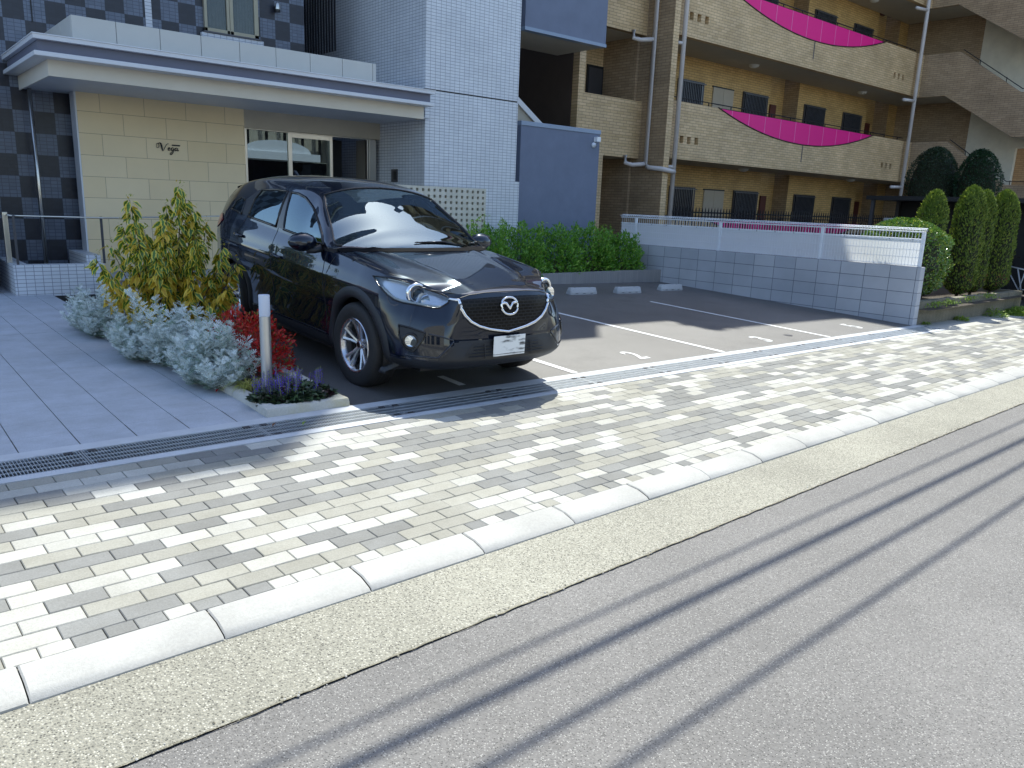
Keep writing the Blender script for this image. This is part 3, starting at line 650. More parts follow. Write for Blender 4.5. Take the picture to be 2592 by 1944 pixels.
# right planter wall
pw = MB()
for i in range(14):
    u0 = 12.90 + i*.38; u1 = u0+.375
    for k, (za, zb) in enumerate(((-.0, .0),)):
        pass
def planter_wall():
    b = MB(); n = 16; us = np.linspace(12.92, 18.2, n); top0, top1 = -1.285, -1.36
    vs = []
    for u in us:
        t = (u-12.92)/5.28; zt = top0 + (top1-top0)*t
        a = st(u, 4.72); c = st(u, 4.86)
        vs += [(a[0], a[1], a[2]-.05), (a[0], a[1], zt-.19), (a[0], a[1]+.004, zt-.185), (a[0], a[1], zt-.18), (a[0], a[1], zt), (c[0], c[1], zt), (c[0], c[1], a[2])]
    m = 7; b.add(vs, [(i*m+k, (i+1)*m+k, (i+1)*m+k+1, i*m+k+1) for i in range(n-1) for k in range(m-1)])
    b.f.append([(n-1)*m+k for k in range(m)]); b.m.append(0)
    a0 = st(18.2, 4.72); b.box(a0[0]-.15, a0[1], a0[2]-.05, a0[0], a0[1]+1.6, top1)
    return b.build('planter_wall', M['mossy'])
o = planter_wall(); tag(o, 'stained concrete planter wall under the clipped conifers', 'planter')
b = MB(); b.quad((12.75, 4.98, -1.40), (18.1, 5.2, -1.44), (18.1, 6.7, -1.44), (12.6, 6.7, -1.40)); o = b.build('planter_soil', M['soil']); o['kind'] = 'structure'
# ================================================================== BROWN APARTMENT BUILDING
BB = empty('apartment_building', (21, 14, -1.8), 'tan brick apartment building with open galleries and magenta balcony panels', 'building')
FH = 2.78; BY = 12.49; BX0, BX1 = 15.12, 27.75
def arcz(x, T, xa=17.13, xb=25.40, d=.595):
    c = (xb-xa)/2; xm = (xa+xb)/2; Rr = (c*c+d*d)/(2*d); return T - (math.sqrt(max(0, Rr*Rr-(x-xm)**2)) - (Rr-d))
for k in range(-1, 5):
    T = 2.51 + FH*k; Bz = T - 1.33
    b = MB()
    xs_ = [BX0, 17.13] + list(np.linspace(17.13, 25.40, 41))[1:-1] + [25.40, BX1]
    top = [(x, T if x <= 17.13 or x >= 25.4 else arcz(x, T)) for x in xs_]
    holes_ = [15.69, 15.98, 16.28] + [26.2, 26.5, 26.8]
    # front parapet as vertical strips so that the small square openings stay open
    cuts = sorted(set([x for x, z in top] + [h for h in holes_] + [h+.145 for h in holes_]))
    tz = lambda x: T if x <= 17.13 or x >= 25.4 else arcz(x, T)
    h0, h1 = T-.95, T-.78
    for a, c in zip(cuts[:-1], cuts[1:]):
        xm = (a+c)/2; hole = any(h <= xm <= h+.145 for h in holes_)
        segs = [(Bz, None)] if not hole else [(Bz, h0), (h1, None)]
        for (z0, z1) in segs:
            za, zc = (tz(a), tz(c)) if z1 is None else (z1, z1)
            b.add([(a,BY,z0),(c,BY,z0),(c,BY,zc),(a,BY,za),(a,BY+.15,z0),(c,BY+.15,z0),(c,BY+.15,zc),(a,BY+.15,za)], [(0,1,2,3),(7,6,5,4),(3,2,6,7),(0,4,5,1)])
        if hole: b.add([(a,BY,h0),(a,BY,h1),(a,BY+.15,h1),(a,BY+.15,h0),(c,BY,h0),(c,BY,h1),(c,BY+.15,h1),(c,BY+.15,h0)], [(0,1,2,3),(7,6,5,4)])
    pr = b.build('balcony_parapet', M['brown_y'], BB)
    # magenta panel closing the sag
    n = 40; xx = np.linspace(17.16, 25.37, n+1); p = MB(); e = MB(); sm = MB()
    vs = [(x, BY+.03, T-.004) for x in xx] + [(x, BY+.03, arcz(x, T)+.012) for x in xx]
    p.add(vs, [(n+1+i, n+2+i, i+1, i) for i in range(n)]); vs = [(x, BY+.06, T-.004) for x in xx] + [(x, BY+.06, arcz(x, T)+.012) for x in xx]; p.add(vs, [(i, i+1, n+2+i, n+1+i) for i in range(n)])
    pp_ = p.build('magenta_panel', M['pink'], pr)
    for xs1 in [17.77+.767*j for j in range(10)]:
        if arcz(xs1, T) < T-.05: MB().box(xs1-.012, BY+.024, arcz(xs1, T)+.015, xs1+.012, BY+.029, T-.006).build('panel_seam', M['pinkseam'], pr)
    e.tube([(x, BY-.004, arcz(x, T)+.006) for x in np.linspace(17.13, 25.40, 41)], .016, 6); e.tube([(17.13, BY+.04, T+.003), (25.4, BY+.04, T+.003)], .010, 6, m=0)
    e.build('panel_edge', M['black'], pr)
    d = MB(); d.box(21.26, BY-.006, T-1.07, 21.30, BY-.001, arcz(21.28, T)-.01); d.build('drain_slot', M['steel_d'], pr)
    hr_ = MB(); 
    for (xa, xb) in ((15.2, 17.2), (17.2, 25.4), (25.4, 27.7)):
        hr_.tube([(xa, BY+.10, T+.10), (xb, BY+.10, T+.10)], .014, 6)
    for x in np.arange(15.9, 27.6, .95): hr_.box(x-.012, BY+.09, T-.02, x+.012, BY+.11, T+.10)
    hr_.build('gallery_rail', M['black'], BB)
    if k >= 0:
        s_ = MB(); s_.box(BX0, BY+.151, Bz+.002, 29.99, 13.99, Bz+.2); s_.box(28.352, 11.72, Bz+.002, 29.99, BY+.149, Bz+.2); s_.build('gallery_slab', M['soffit_b'] if 'soffit_b' in M else M['plaster'], BB)
        for (x, y) in ((19.75, 13.35), (26.0, 13.35)):
            l_ = MB(); l_.lathe([(0, -.085), (.07, -.075), (.13, -.045), (.15, 0)], (x, y, Bz), n=20); l_.build('ceiling_lamp', M['lampwhite'], BB, smooth=True)
    # inner wall with openings, recesses, windows and doors (wall of this storey, below slab of T+1)
    z0, z1 = Bz+.0, min(Bz+FH, 14.5)
    w = MB()
    for (a, c) in ((BX0, 21.7), (23.28, 27.75), (29.35, 30.2)): w.box(a, 14.0, z0, c, 14.6, z1)
    w.box(21.701, 14.52, z0, 23.279, 14.62, z1); w.box(27.751, 14.52, z0, 29.349, 14.62, z1)
    w.m = [1 if abs((Vector(w.v[f[1]])-Vector(w.v[f[0]])).cross(Vector(w.v[f[2]])-Vector(w.v[f[0]])).normalized().x) > .5 else 0 for f in w.f]
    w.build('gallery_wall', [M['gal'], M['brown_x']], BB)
    for (a, c) in ((17.30, 18.42), (20.29, 21.52), (23.65, 24.9), (26.12, 27.35)):
        f = MB(); f.box(a, 13.955, T-.55, c, 14.0, T+.87); wf = f.build('window', M['steel_d'], BB)
        g = MB(); g.box(a+.03, 13.95, T-.52, c-.03, 13.954, T+.84); g.build('window_pane', M['darkwin'], wf)
        r_ = MB(); x = a+.05
        while x < c-.04: r_.box(x-.009, 13.90, T-.55, x+.009, 13.918, T+.86); x += .075
        r_.box(a, 13.895, T+.80, c, 13.92, T+.83); r_.box(a, 13.895, T-.4, c, 13.92, T-.37); r_.build('window_bars', M['bars'], wf)
    dd = MB(); dd.box(18.85, 13.96, Bz+.2, 19.325, 14.0, T+.82); dd.box(19.335, 13.96, Bz+.2, 19.81, 14.0, T+.82); dd.box(18.82, 13.975, T+.82, 19.84, 14.0, T+.86, 1)
    dd.build('door', [M['beige_door'], M['black']], BB, bevel=.004)
    for xm_ in (22.52, 28.75): MB().box(xm_, 14.47, Bz+.2, xm_+.32, 14.519, T+.78).build('meter_door', M['maroon'], BB)
    # stair wing: parapet band in the plane x = 28.2
    st_ = MB(); poly = [(12.49, T), (11.38, T), (9.42, T-1.39), (7.0, T-1.39), (7.0, T-2.72), (9.45, T-2.72), (11.66, T-1.33), (12.49, T-1.33)]
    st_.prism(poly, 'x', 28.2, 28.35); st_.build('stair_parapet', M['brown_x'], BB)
    sl_ = MB(); sl_.prism([(11.66, T-1.33), (9.45, T-2.72), (7.0, T-2.72), (7.0, T-2.55), (9.4, T-2.55), (11.6, T-1.15)], 'x', 28.35, 29.98); sl_.build('stair_flight', M['plaster'], BB)
    hs = MB(); hs.tube([(28.28, 11.3, T+.06), (28.28, 9.40, T-1.28), (28.28, 7.5, T-1.28)], .014, 6)
    for (y, z) in ((10.75, T-.38), (9.9, T-.98), (9.3, T-1.33), (8.6, T-1.33)): hs.box(28.27, y-.01, z-.08, 28.29, y+.01, z+.08)
    hs.build('stair_rail', M['black'], BB)
# corner between gallery and stair wing
b = MB()
for k in range(0, 5):
    T = 2.51 + FH*k; b.box(27.75, BY, T-1.33, 28.2, BY+.15, T)
b.build('corner_parapet', M['brown_y'], BB)
# core wall behind the stairs
b = MB(); b.prism([(11.43, -2), (11.43, 14.5), (7.0, 14.5), (7.0, 2.37), (9.88, 2.37), (9.88, 1.15), (7.0, 1.15), (7.0, -2)], 'x', 30.0, 30.2); b.build('stair_core_wall', M['plaster_w'], BB)
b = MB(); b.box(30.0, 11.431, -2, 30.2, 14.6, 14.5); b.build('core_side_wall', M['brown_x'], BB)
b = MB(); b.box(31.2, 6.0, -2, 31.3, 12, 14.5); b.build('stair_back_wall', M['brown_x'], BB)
# pillar, left bay, flank
b = MB(); b.box(14.92, 12.30, -1.8, 15.12, 14.0, 14.5)
b.m = [1 if abs((Vector(b.v[f[1]])-Vector(b.v[f[0]])).cross(Vector(b.v[f[2]])-Vector(b.v[f[0]])).normalized().x) > .5 else 0 for f in b.f]
b.build('pillar', [M['brown_y'], M['brown_x']], BB)
lb = MB(); lb.box(12.77, 13.10, -1.8, 12.96, 13.3, 14.5); lb.box(12.96, 13.10, -1.8, 13.69, 13.3, 1.155)
for k in range(0, 5):
    T = 2.465 + FH*k; lb.box(12.961, 13.10, T-1.31, 14.92, 13.25, T)
lb.build('bay_wall', M['brown_y'], BB)
b = MB(); b.box(12.95, 14.4, -1.8, 14.92, 14.5, 14.5); b.box(14.85, 13.3, -1.8, 14.919, 14.4, 14.5, 1); b.build('bay_back_wall', [M['brown_y'], M['brown_x']], BB)
for k in range(0, 5): MB().box(12.97, 13.251, 1.152+FH*k, 14.84, 14.39, 1.3+FH*k).build('bay_slab', M['plaster'], BB)
b = MB(); b.box(14.28, 14.36, 1.3, 14.84, 14.4, 3.36); b.box(14.33, 14.35, 1.3, 14.80, 14.359, 3.30, 1); b.build('door', [M['black'], M['steel_d']], BB)
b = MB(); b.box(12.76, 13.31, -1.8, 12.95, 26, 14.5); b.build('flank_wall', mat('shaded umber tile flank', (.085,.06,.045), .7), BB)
b = MB(); b.box(12.96, 14.62, -1.8, 30, 26, 14.4); b.build('rear_volume', M['brown_y'], BB)
b = MB(); b.box(12.76, 13.10, 14.5, 14.92, 26, 14.65); b.box(14.921, 12.44, 14.5, 30.3, 26, 14.65); b.build('roof', M['plaster'], BB)
# drainpipes
b = MB(); b.tube([(15.40, 12.37, 14.5), (15.40, 12.37, -.9)], .055, 12); 
for k in range(0, 5): b.tube([(15.40, 12.37, .98+FH*k), (15.28, 12.42, .98+FH*k), (15.16, 12.6, .98+FH*k)], .04, 8)
b.build('drainpipe', M['pipe'], BB, smooth=True)
b = MB(); b.tube([(14.80, 12.75, 14.5), (14.80, 12.75, 1.02), (14.80, 12.70, .96), (14.80, 12.62, .93), (14.86, 12.28, .90), (15.10, 12.22, .87), (15.34, 12.30, .86)], .055, 12)
for k in range(0, 5): b.tube([(14.80, 12.75, 1.02+FH*k), (14.5, 12.9, .98+FH*k), (14.42, 13.05, 1.03+FH*k), (14.40, 13.05, 1.2+FH*k)], .05, 8)
b.build('drainpipe', M['pipe'], BB, smooth=True)
b = MB(); b.tube([(27.62, 12.35, 14.5), (27.62, 12.35, -.8)], .06, 12)
for k in range(0, 5): b.tube([(27.62, 12.35, 1.0+FH*k), (26.95, 12.42, .98+FH*k)], .05, 8)
b.build('drainpipe', M['pipe'], BB, smooth=True)
# spiked iron fence, carport and yard dark things
IF = empty('iron_fence', (21, 12.3, -1.7), 'black spiked iron fence in front of the ground floor gallery', 'fence')
b = MB(); x = 15.5
while x < 27.5: b.add([(x-.011, 12.25, -1.6), (x+.011, 12.25, -1.6), (x+.011, 12.27, -1.6), (x-.011, 12.27, -1.6), (x-.011, 12.25, -.0), (x+.011, 12.25, -.0), (x+.011, 12.27, -.0), (x-.011, 12.27, -.0), (x, 12.26, .07)], [(0,1,5,4),(1,2,6,5),(2,3,7,6),(3,0,4,7),(4,5,8),(5,6,8),(6,7,8),(7,4,8)]); x += .13
b.build('pickets', M['black'], IF)
b = MB(); b.box(15.4, 12.27, -.09, 27.6, 12.29, -.05); b.box(15.4, 12.27, -.6, 27.6, 12.29, -.56); b.build('rail', M['black'], IF)
CP = empty('carport', (20.3, 6, -1.8), 'dark flat roofed bicycle shelter behind the conifers', 'shelter')
b = MB(); b.box(19.5, 3.0, .40, 21.2, 9.55, .50); b.build('roof', M['black'], CP)
for (x, y) in ((19.6, 3.2), (19.6, 9.4), (21.0, 3.2), (21.0, 9.4), (19.6, 6.3)):
    b = MB(); b.box(x-.04, y-.04, -1.8, x+.04, y+.04, .399); b.build('post', M['steel_d'], CP)
b = MB(); b.box(21.08, 3.0, -1.8, 21.16, 9.5, .399); b.build('shade_panel', M['black'], CP)  # black sheet put in to make the space under the roof dark
o = MB().lathe([(.0, -1.6), (.14, -1.6), (.16, -.12), (.17, -.10), (.17, -.02), (0, -.02)], (15.6, 7.05, 0), n=24).build('concrete_bin', M['concrete_w']); tag(o, 'pale round concrete post base behind the far end of the mesh fence', 'post base')
# ================================================================== ACROSS THE STREET (seen in the glass) and overhead cables
OP = empty('shop_building', (2, -9, -1.6), 'cream building with arched awning across the street, seen only as a reflection', 'building')
b = MB(); b.box(-14, -13, -1.7, 1.0, -7.5, 4.5); b.box(12.0, -14, 2.75, 20, -9.0, 5.6); b.box(17.6, -9, -1.7, 20, -7.5, 3); b.build('wall', mat('cream render', (.55,.52,.44), .8), OP)
b = MB()
for x in (-12, -9, -6, -3): b.box(x, -7.51, -.6, x+1.8, -7.4, 1.0)
b.box(12.0, -9.2, -1.7, 17.6, -9.0, 1.45); b.box(8, -12, -1.7, 12, -11.8, 1.4)  # dark sheet below the awning stands in for its shaded recess
b.build('window', M['darkwin'], OP)
b = MB(); b.prism([(14.6+1.5*math.cos(t), 1.74+.50*math.sin(t)) for t in np.linspace(0, math.pi, 20)], 'y', -7.7, -7.5); b.box(12.6, -8.9, 1.42, 16.5, -7.4, 1.74); b.build('arched_awning', M['whitepaint'], OP)
b = MB()
for x in (12.9, 13.75, 14.6, 15.45, 16.3, 17.15): b.box(x-.05, -8.8, 1.5, x+.05, -8.7, 4.2)
b.box(12.0, -9.05, 1.46, 17.6, -8.95, 2.75, 1); b.box(12, -8.6, 2.7, 17.6, -8.5, 2.85); b.build('frame', [M['black'], M['plaster']], OP)
b = MB(); b.box(-12, 13, -1.7, -4.5, 20, .9, 0); b.prism([(-12.4, .9), (-4.1, .9), (-8.2, 3.0)], 'y', 12.6, 20.4, 1); NB = empty('neighbour_house', (-8, 16, -1.7), 'low beige gabled house beyond the left edge, seen only in the car windows', 'house'); b.build('wall_and_roof', [mat('beige render', (.55,.48,.36), .8), mat('brown roof tiles', (.20,.12,.08), .7)], NB)
PO = []
for i, (x, lab) in enumerate(((-14, 'concrete utility pole down the street to the left, outside the frame'), (46, 'concrete utility pole up the street to the right, outside the frame'))):
    y = 3.75; o = MB().tube([(x, y, -1.8), (x, y, 9)], [.16, .11], 14).build('utility_pole', M['concrete_w'], smooth=True); tag(o, lab, 'utility pole', 'utility poles along the street'); PO.append(o)
cab = [(.855, 1.836, .0343, .012, 3.7, 'thinnest overhead cable, its faint shadow nearest the gutter'), (.941, 1.695, .0257, .025, 3.8, 'thickest overhead cable, casting the darkest shadow on the road'), (1.272, 1.466, .031, .019, 3.6, 'overhead cable casting the second shadow from the gutter after the darkest one'), (1.602, 1.238, .0324, .016, 3.5, 'overhead cable casting the shadow farthest out on the road')]
for i, (xa_, ya_, sl_, r, h, lab_) in enumerate(cab):
    pts = []
    for x in range(-14, 47, 2):
        hh = h + .0005*(x-16)**2; dzr = hh - gz(x, 1.6) + .047; xs_ = x - .4*dzr
        pts.append((x, ya_ + sl_*(xs_-xa_) + .4*dzr, hh))
    o = MB().tube(pts, r, 8).build('overhead_cable', M['black'], smooth=True); tag(o, lab_, 'cable', 'overhead cables along the street')
# ================================================================== THE CAR
CAR = empty('parked_car', (0, 0, 0), 'glossy black compact sport utility car parked nose out in the first bay', 'car')
CS = .930; _x, _y, _yaw, _pit = 3.735, 5.317, -.0035, -.038
_F = Vector((math.cos(_pit)*math.sin(_yaw), -math.cos(_pit)*math.cos(_yaw), math.sin(_pit))); _L = Vector((math.cos(_yaw), math.sin(_yaw), 0)); _U = _F.cross(_L)
_O = Vector((_x, _y, GA+GB*_x+GC*_y))
CARM = Matrix(((_F.x*CS, _L.x*CS, _U.x*CS, _O.x), (_F.y*CS, _L.y*CS, _U.y*CS, _O.y), (_F.z*CS, _L.z*CS, _U.z*CS, _O.z), (0, 0, 0, 1)))
# local frame: x forward (0 at the front axle), y to the car's left, z up
def paint_mat():
    m, n, l, b = new_mat('black metallic paint'); p = pos_node(n)
    b.inputs['Roughness'].default_value = .22; b.inputs['Metallic'].default_value = .0; b.inputs['Specular IOR Level'].default_value = .2
    b.inputs['Coat Weight'].default_value = 1; b.inputs['Coat Roughness'].default_value = .015; b.inputs['Coat IOR'].default_value = 1.6; b.inputs['Coat Tint'].default_value = (.80,.90,1,1); b.inputs['Specular Tint'].default_value = (.7,.85,1,1)
    g = n.new('ShaderNodeNewGeometry'); s = n.new('ShaderNodeSeparateXYZ'); l.new(g.outputs['Normal'], s.inputs[0])
    up = math_(n, l, 'POWER', math_(n, l, 'MAXIMUM', s.outputs[2], 0.0), 3.0)
    sp = ramp(n, l, noise(n, l, p, 420, 2, .8), [(.50, (0,)*3), (.66, (1,)*3)]); cl = ramp(n, l, noise(n, l, p, 2.2, 5), [(.3, (.45,)*3), (.7, (1,)*3)])
    f = math_(n, l, 'MULTIPLY', math_(n, l, 'MULTIPLY', up, math_(n, l, 'ADD', math_(n, l, 'MULTIPLY', sp, .10), .015)), cl)
    l.new(mixc(n, l, f, (.002, .0036, .011), (.20, .215, .25)), b.inputs['Base Color'])
    l.new(math_(n, l, 'SUBTRACT', 1.0, math_(n, l, 'MULTIPLY', f, .9)), b.inputs['Coat Weight']); return m
M['paint'] = paint_mat()
M['plastic'] = mat('matt dark grey plastic', (.015,.017,.022), .5, var=.08, bs=.15, bscale=300)
M['plastic_b'] = mat('gloss black trim', (.006,.006,.007), .12)
M['tyre'] = mat('tyre rubber', (.016,.016,.017), .72, var=.15, vs=30)
M['alloy'] = mat('machined alloy', (.60,.61,.64), .22, .95, var=.05)
M['alloy_d'] = mat('dark grey alloy', (.10,.105,.115), .4, .7)  # plain dark alloy for brake discs and lamp bezels
M['lampinner'] = mat('bright lamp reflector', (.80,.82,.85), .25, .6, var=.04); M['chrome'] = mat('chrome', (.85,.86,.88), .06, 1, var=.01)
M['cabin'] = mat('black cabin trim', (.018,.018,.02), .7)
M['seat'] = mat('dark seat cloth', (.035,.035,.04), .85)
M['carglass'] = car_glass('windscreen glass', (.62,.78,.72), 3.0)
M['sideglass'] = car_glass('side window glass', (.22,.25,.25), 2.5)
M['lampglass'] = car_glass('clear lamp lens', (.94,.96,.97), 1.5)
M['amber'] = mat('amber reflector', (.75,.20,.02), .2); M['red_lens'] = mat('red tail lamp', (.42,.008,.01), .12, coat=1)
def cr(xs, ys, q):
    # catmull-rom through control values, evaluated at q (xs increasing)
    xs = np.asarray(xs, float); ys = np.asarray(ys, float); q = np.asarray(q, float)
    m = np.zeros_like(ys); d = np.diff(ys)/np.diff(xs)
    m[1:-1] = np.where(d[:-1]*d[1:] > 0, 2*d[:-1]*d[1:]/(d[:-1]+d[1:]+1e-12), 0); m[0] = d[0]; m[-1] = d[-1]
    i = np.clip(np.searchsorted(xs, q) - 1, 0, len(xs)-2); h = xs[i+1]-xs[i]; t = np.clip((q-xs[i])/h, 0, 1)
    return (2*t**3-3*t**2+1)*ys[i] + (t**3-2*t**2+t)*h*m[i] + (-2*t**3+3*t**2)*ys[i+1] + (t**3-t**2)*h*m[i+1]
# plan outline of the lower shell, nose centre -> tail centre
PX = [.935,.93,.905,.86,.76,.60,.32,0,-.4,-1.0,-1.8,-2.4,-2.7,-3.0,-3.25,-3.45,-3.56,-3.60,-3.61]
PY = [0,.25,.45,.60,.74,.835,.895,.912,.912,.905,.912,.92,.92,.905,.88,.80,.62,.36,0]
S_ = np.concatenate([[0], np.cumsum(np.hypot(np.diff(PX), np.diff(PY)))])
#            s=0    .1    .2    .32   .45   .6    .75   .88   1.0
LV = np.array([0,   .08,  .17,  .30,  .45,  .60,  .74,  .87,  1.0])
P_FR = [.13, .035, .0,  .012, .030, .030, .035, .045, .075]
P_CO = [.13, .04,  .0,  .0,   .012, .035, .075, .13,  .20]
P_FE = [.12, .05, .03, .012, .0,   .0,   .008, .035, .085]
P_SD = [.13, .04, .028,.032, .024, .0,   .006, .028, .085]
P_RE = [.12, .03, .0,  .0,   .01,  .02,  .02,  .04,  .09]
prof_at = [P_FR,P_FR,P_FR,P_CO,P_CO,P_CO,P_FE,P_FE,P_SD,P_SD,P_SD,P_SD,P_FE,P_FE,P_RE,P_RE,P_RE,P_RE,P_RE]
ZT = [.885,.886,.888,.895,.925,.955,.985,1.02,1.062,1.095,1.155,1.20,1.225,1.25,1.24,1.20,1.16,1.14,1.13]
ZB = [.275,.275,.275,.275,.275,.27,.25,.23,.215,.21,.21,.21,.22,.24,.25,.25,.25,.25,.25]
NP_, NL = 400, 60
sq = np.linspace(0, S_[-1], NP_); px = cr(S_, PX, sq); py = cr(S_, PY, sq)
tx = np.gradient(px, sq); ty = np.gradient(py, sq); nrm = np.hypot(tx, ty); tx /= nrm; ty /= nrm
nx_, ny_ = -ty, tx         # outward normal candidates
sgn = np.sign(nx_*0 + (nx_*(px+1.3) + ny_*py)); sgn[sgn == 0] = 1; nx_ *= sgn; ny_ *= sgn
nx_[0], ny_[0] = 1, 0; nx_[-1], ny_[-1] = -1, 0
lv = np.linspace(0, 1, NL); zt = cr(S_, ZT, sq); zb = cr(S_, ZB, sq)
PRF = np.array([cr(LV, p, lv) for p in prof_at]); PR = np.array([cr(S_, PRF[:, k], sq) for k in range(NL)]).T      # (NP, NL)
Xs = px[:, None] - nx_[:, None]*PR; Ys = np.maximum(0, py[:, None] - ny_[:, None]*PR); Ys[0] = 0; Ys[-1] = 0
Zs = zb[:, None] + (zt-zb)[:, None]*lv[None, :]
# character crease along the doors, sinking from the front wheel to the tail
cz = .86 + .10*np.clip((-px-.2)/2.6, 0, 1)
side = np.clip((-px+.1)/.5, 0, 1)*np.clip((px+3.3)/.4, 0, 1)
Ys += (side[:, None]*.010*np.exp(-((Zs-cz[:, None])/.035)**2))*(py[:, None] > .7)
def inpoly(x, z, P):
    c = False; n = len(P)
    for i in range(n):
        x1, z1 = P[i]; x2, z2 = P[(i+1) % n]
        if (z1 > z) != (z2 > z) and x < (x2-x1)*(z-z1)/(z2-z1)+x1: c = not c
    return c
def cloud_to_car(v): return [tuple(CARM @ Vector(p)) for p in v]
shell_v = []; shell_f = []; shell_m = []; all_f = []
def add_grid(V, skip=None, mi=None, flip=False):
    n, m = V.shape[:2]; b0 = len(shell_v); shell_v.extend([tuple(p) for p in V.reshape(-1, 3)])
    for i in range(n-1):
        for j in range(m-1):
            c = (V[i, j]+V[i+1, j]+V[i, j+1]+V[i+1, j+1])/4
            f = [b0+i*m+j, b0+(i+1)*m+j, b0+(i+1)*m+j+1, b0+i*m+j+1]
            all_f.append(f)
            if skip is not None and skip(c): continue
            shell_f.append(f[::-1] if flip else f); shell_m.append(mi(c) if mi else 0)
HL = [(0.205,-.862,.958),(0.34,-.815,.966),(.425,-.751,.957),(.504,-.687,.935),(.611,-.628,.911),(.676,-.551,.884),(.765,-.492,.853),(.775,-.505,.82),(.754,-.571,.776),(.73,-.62,.776),(.687,-.673,.784),(.623,-.722,.790),(.533,-.773,.793),(.472,-.808,.806),(.414,-.836,.836),(.345,-.858,.883),(.27,-.868,.925)]
HLyz = [(p[0]*.83 + p[1]*.55, p[2]) for p in HL]
def low_skip(c):
    if .15 < c[0] and abs(c[1]) > .4 and inpoly(c[0]*.83 - abs(c[1])*.55, c[2], HLyz): return True
    return abs(c[1]) > .55 and ((c[0]**2+(c[2]-.355)**2 < .412**2) or ((c[0]+2.7)**2+(c[2]-.355)**2 < .412**2))
def low_mi(c):
    x, y, z = c[0], abs(c[1]), c[2]
    if x > .45:
        return 1 if z < np.interp(y, [0,.42,.50,.56,.63,.82,.90],[.525,.525,.515,.45,.385,.365,.35]) else 0
    return 1 if z < .34 else 0
half = np.stack([Xs, -Ys, Zs], -1)          # car's right side
other = half.copy(); other[..., 1] *= -1
add_grid(half, low_skip, low_mi, True); add_grid(other, low_skip, low_mi, False)
# hood: from the shoulder ring inwards
ring_x, ring_y, ring_z = Xs[:, -1], Ys[:, -1], Zs[:, -1]
fr_i = ring_x > -.62; rxo = ring_x[fr_i][::-1]; ryo = ring_y[fr_i][::-1]; rzo = ring_z[fr_i][::-1]
def ring_at(x): return np.interp(x, rxo, ryo), np.interp(x, rxo, rzo)
def hood_c(x): return cr([-.62,-.45,-.2,.1,.4,.65,.80,.8605], [1.125,1.115,1.092,1.055,1.008,.957,.918,.888], x)
xm = rxo.max(); t_ = np.linspace(0, 1, 70); hx_ = -.60 + (xm+.60)*(1-(1-t_)**1.7); eta = np.linspace(-1, 1, 81)
HV = np.zeros((70, 81, 3))
def hood_z(x, y):
    w, ze = ring_at(x); w = max(w, 1e-4); e = min(1, abs(y)/w); zc = float(hood_c(x))
    z = ze + (zc-ze)*(1-e**2.6)
    yc = .30 + .22*np.clip((.80-x)/1.1, 0, 1); z += .012*math.exp(-((abs(y)-yc)/.045)**2)*np.clip((.86-x)/.25, 0, 1)*np.clip((w-abs(y))/.08, 0, 1)
    z += .016*math.exp(-((abs(y)-.72)/.09)**2)*np.clip((.55-x)/.3, 0, 1)*np.clip((w-abs(y))/.05, 0, 1)
    return z
for i, x in enumerate(hx_):
    w, ze = ring_at(x)
    for j, e in enumerate(eta): HV[i, j] = (x, e*w, hood_z(x, e*w))
add_grid(HV, None, None, True)
# greenhouse
GX  = [-3.56,-3.50,-3.44,-3.38,-3.31,-3.27,-3.0,-2.6,-2.2,-1.8,-1.5,-1.22,-1.0,-.8,-.55,-.45,-.35,-.29]
GYR = [.71,.69,.67,.635,.605,.59,.615,.63,.64,.642,.638,.622,.692,.755,.822,.68,.43,.12]
GZR = [1.12,1.22,1.31,1.40,1.48,1.50,1.56,1.605,1.622,1.617,1.592,1.538,1.395,1.27,1.105,1.112,1.112,1.100]
GZC = [1.14,1.26,1.37,1.47,1.555,1.585,1.635,1.672,1.688,1.683,1.662,1.622,1.535,1.425,1.278,1.212,1.150,1.104]
o_ix = np.argsort(GX)
gx = np.concatenate([np.linspace(-3.56, -3.25, 16)[:-1], np.linspace(-3.25, -1.25, 60)[:-1], np.linspace(-1.25, -.29, 70)])
gyr = cr(GX, GYR, gx); gzr = cr(GX, GZR, gx); gzc = cr(GX, GZC, gx)
bk = ring_x < -.2; brx = ring_x[bk][::-1]; bry = ring_y[bk][::-1]; brz = ring_z[bk][::-1]
gyb = np.interp(gx, brx, bry); gzb = np.interp(gx, brx, brz)
fwd = gx > -.55; gyb = np.where(fwd, np.minimum(gyb, gyr+.002), gyb); gzb = np.where(fwd, gzr-.01, gzb)
NS, NCc = 26, 44
def green_section(k):
    yb, zb_, yr, zr_, zc = gyb[k], gzb[k], gyr[k], gzr[k], gzc[k]
    pts = []
    for i in range(NS):                      # side
        t = i/NS; y = yb + (yr-yb)*t + .020*math.sin(math.pi*t)*(1 if gx[k] < -.6 else 0); z = zb_ + (zr_-zb_)*t; pts.append((y, z))
    for i in range(NCc//2 + 1):              # crown
        t = i/(NCc//2); y = yr*(1-t); z = zr_ + (zc-zr_)*(1-(y/max(yr, 1e-4))**2.3); pts.append((y, z))
    return pts
GS = [green_section(k) for k in range(len(gx))]
GV = np.zeros((len(gx), NS + NCc//2 + 1, 3))
for k, s in enumerate(GS):
    for j, (y, z) in enumerate(s): GV[k, j] = (gx[k], -y, z)
def soften(V, it=2):
    # rounds the rail a little
    for _ in range(it):
        a = V[:, NS-3:NS+4].copy(); a[:, 1:-1] = .5*a[:, 1:-1] + .25*(a[:, :-2]+a[:, 2:]); V[:, NS-3:NS+4] = a
    return V
GV = soften(GV, 4)
WS_X0, WS_X1 = -1.175, -.30
def ws_cell(c, yfrac):
    return (WS_X0 < c[0] < WS_X1)
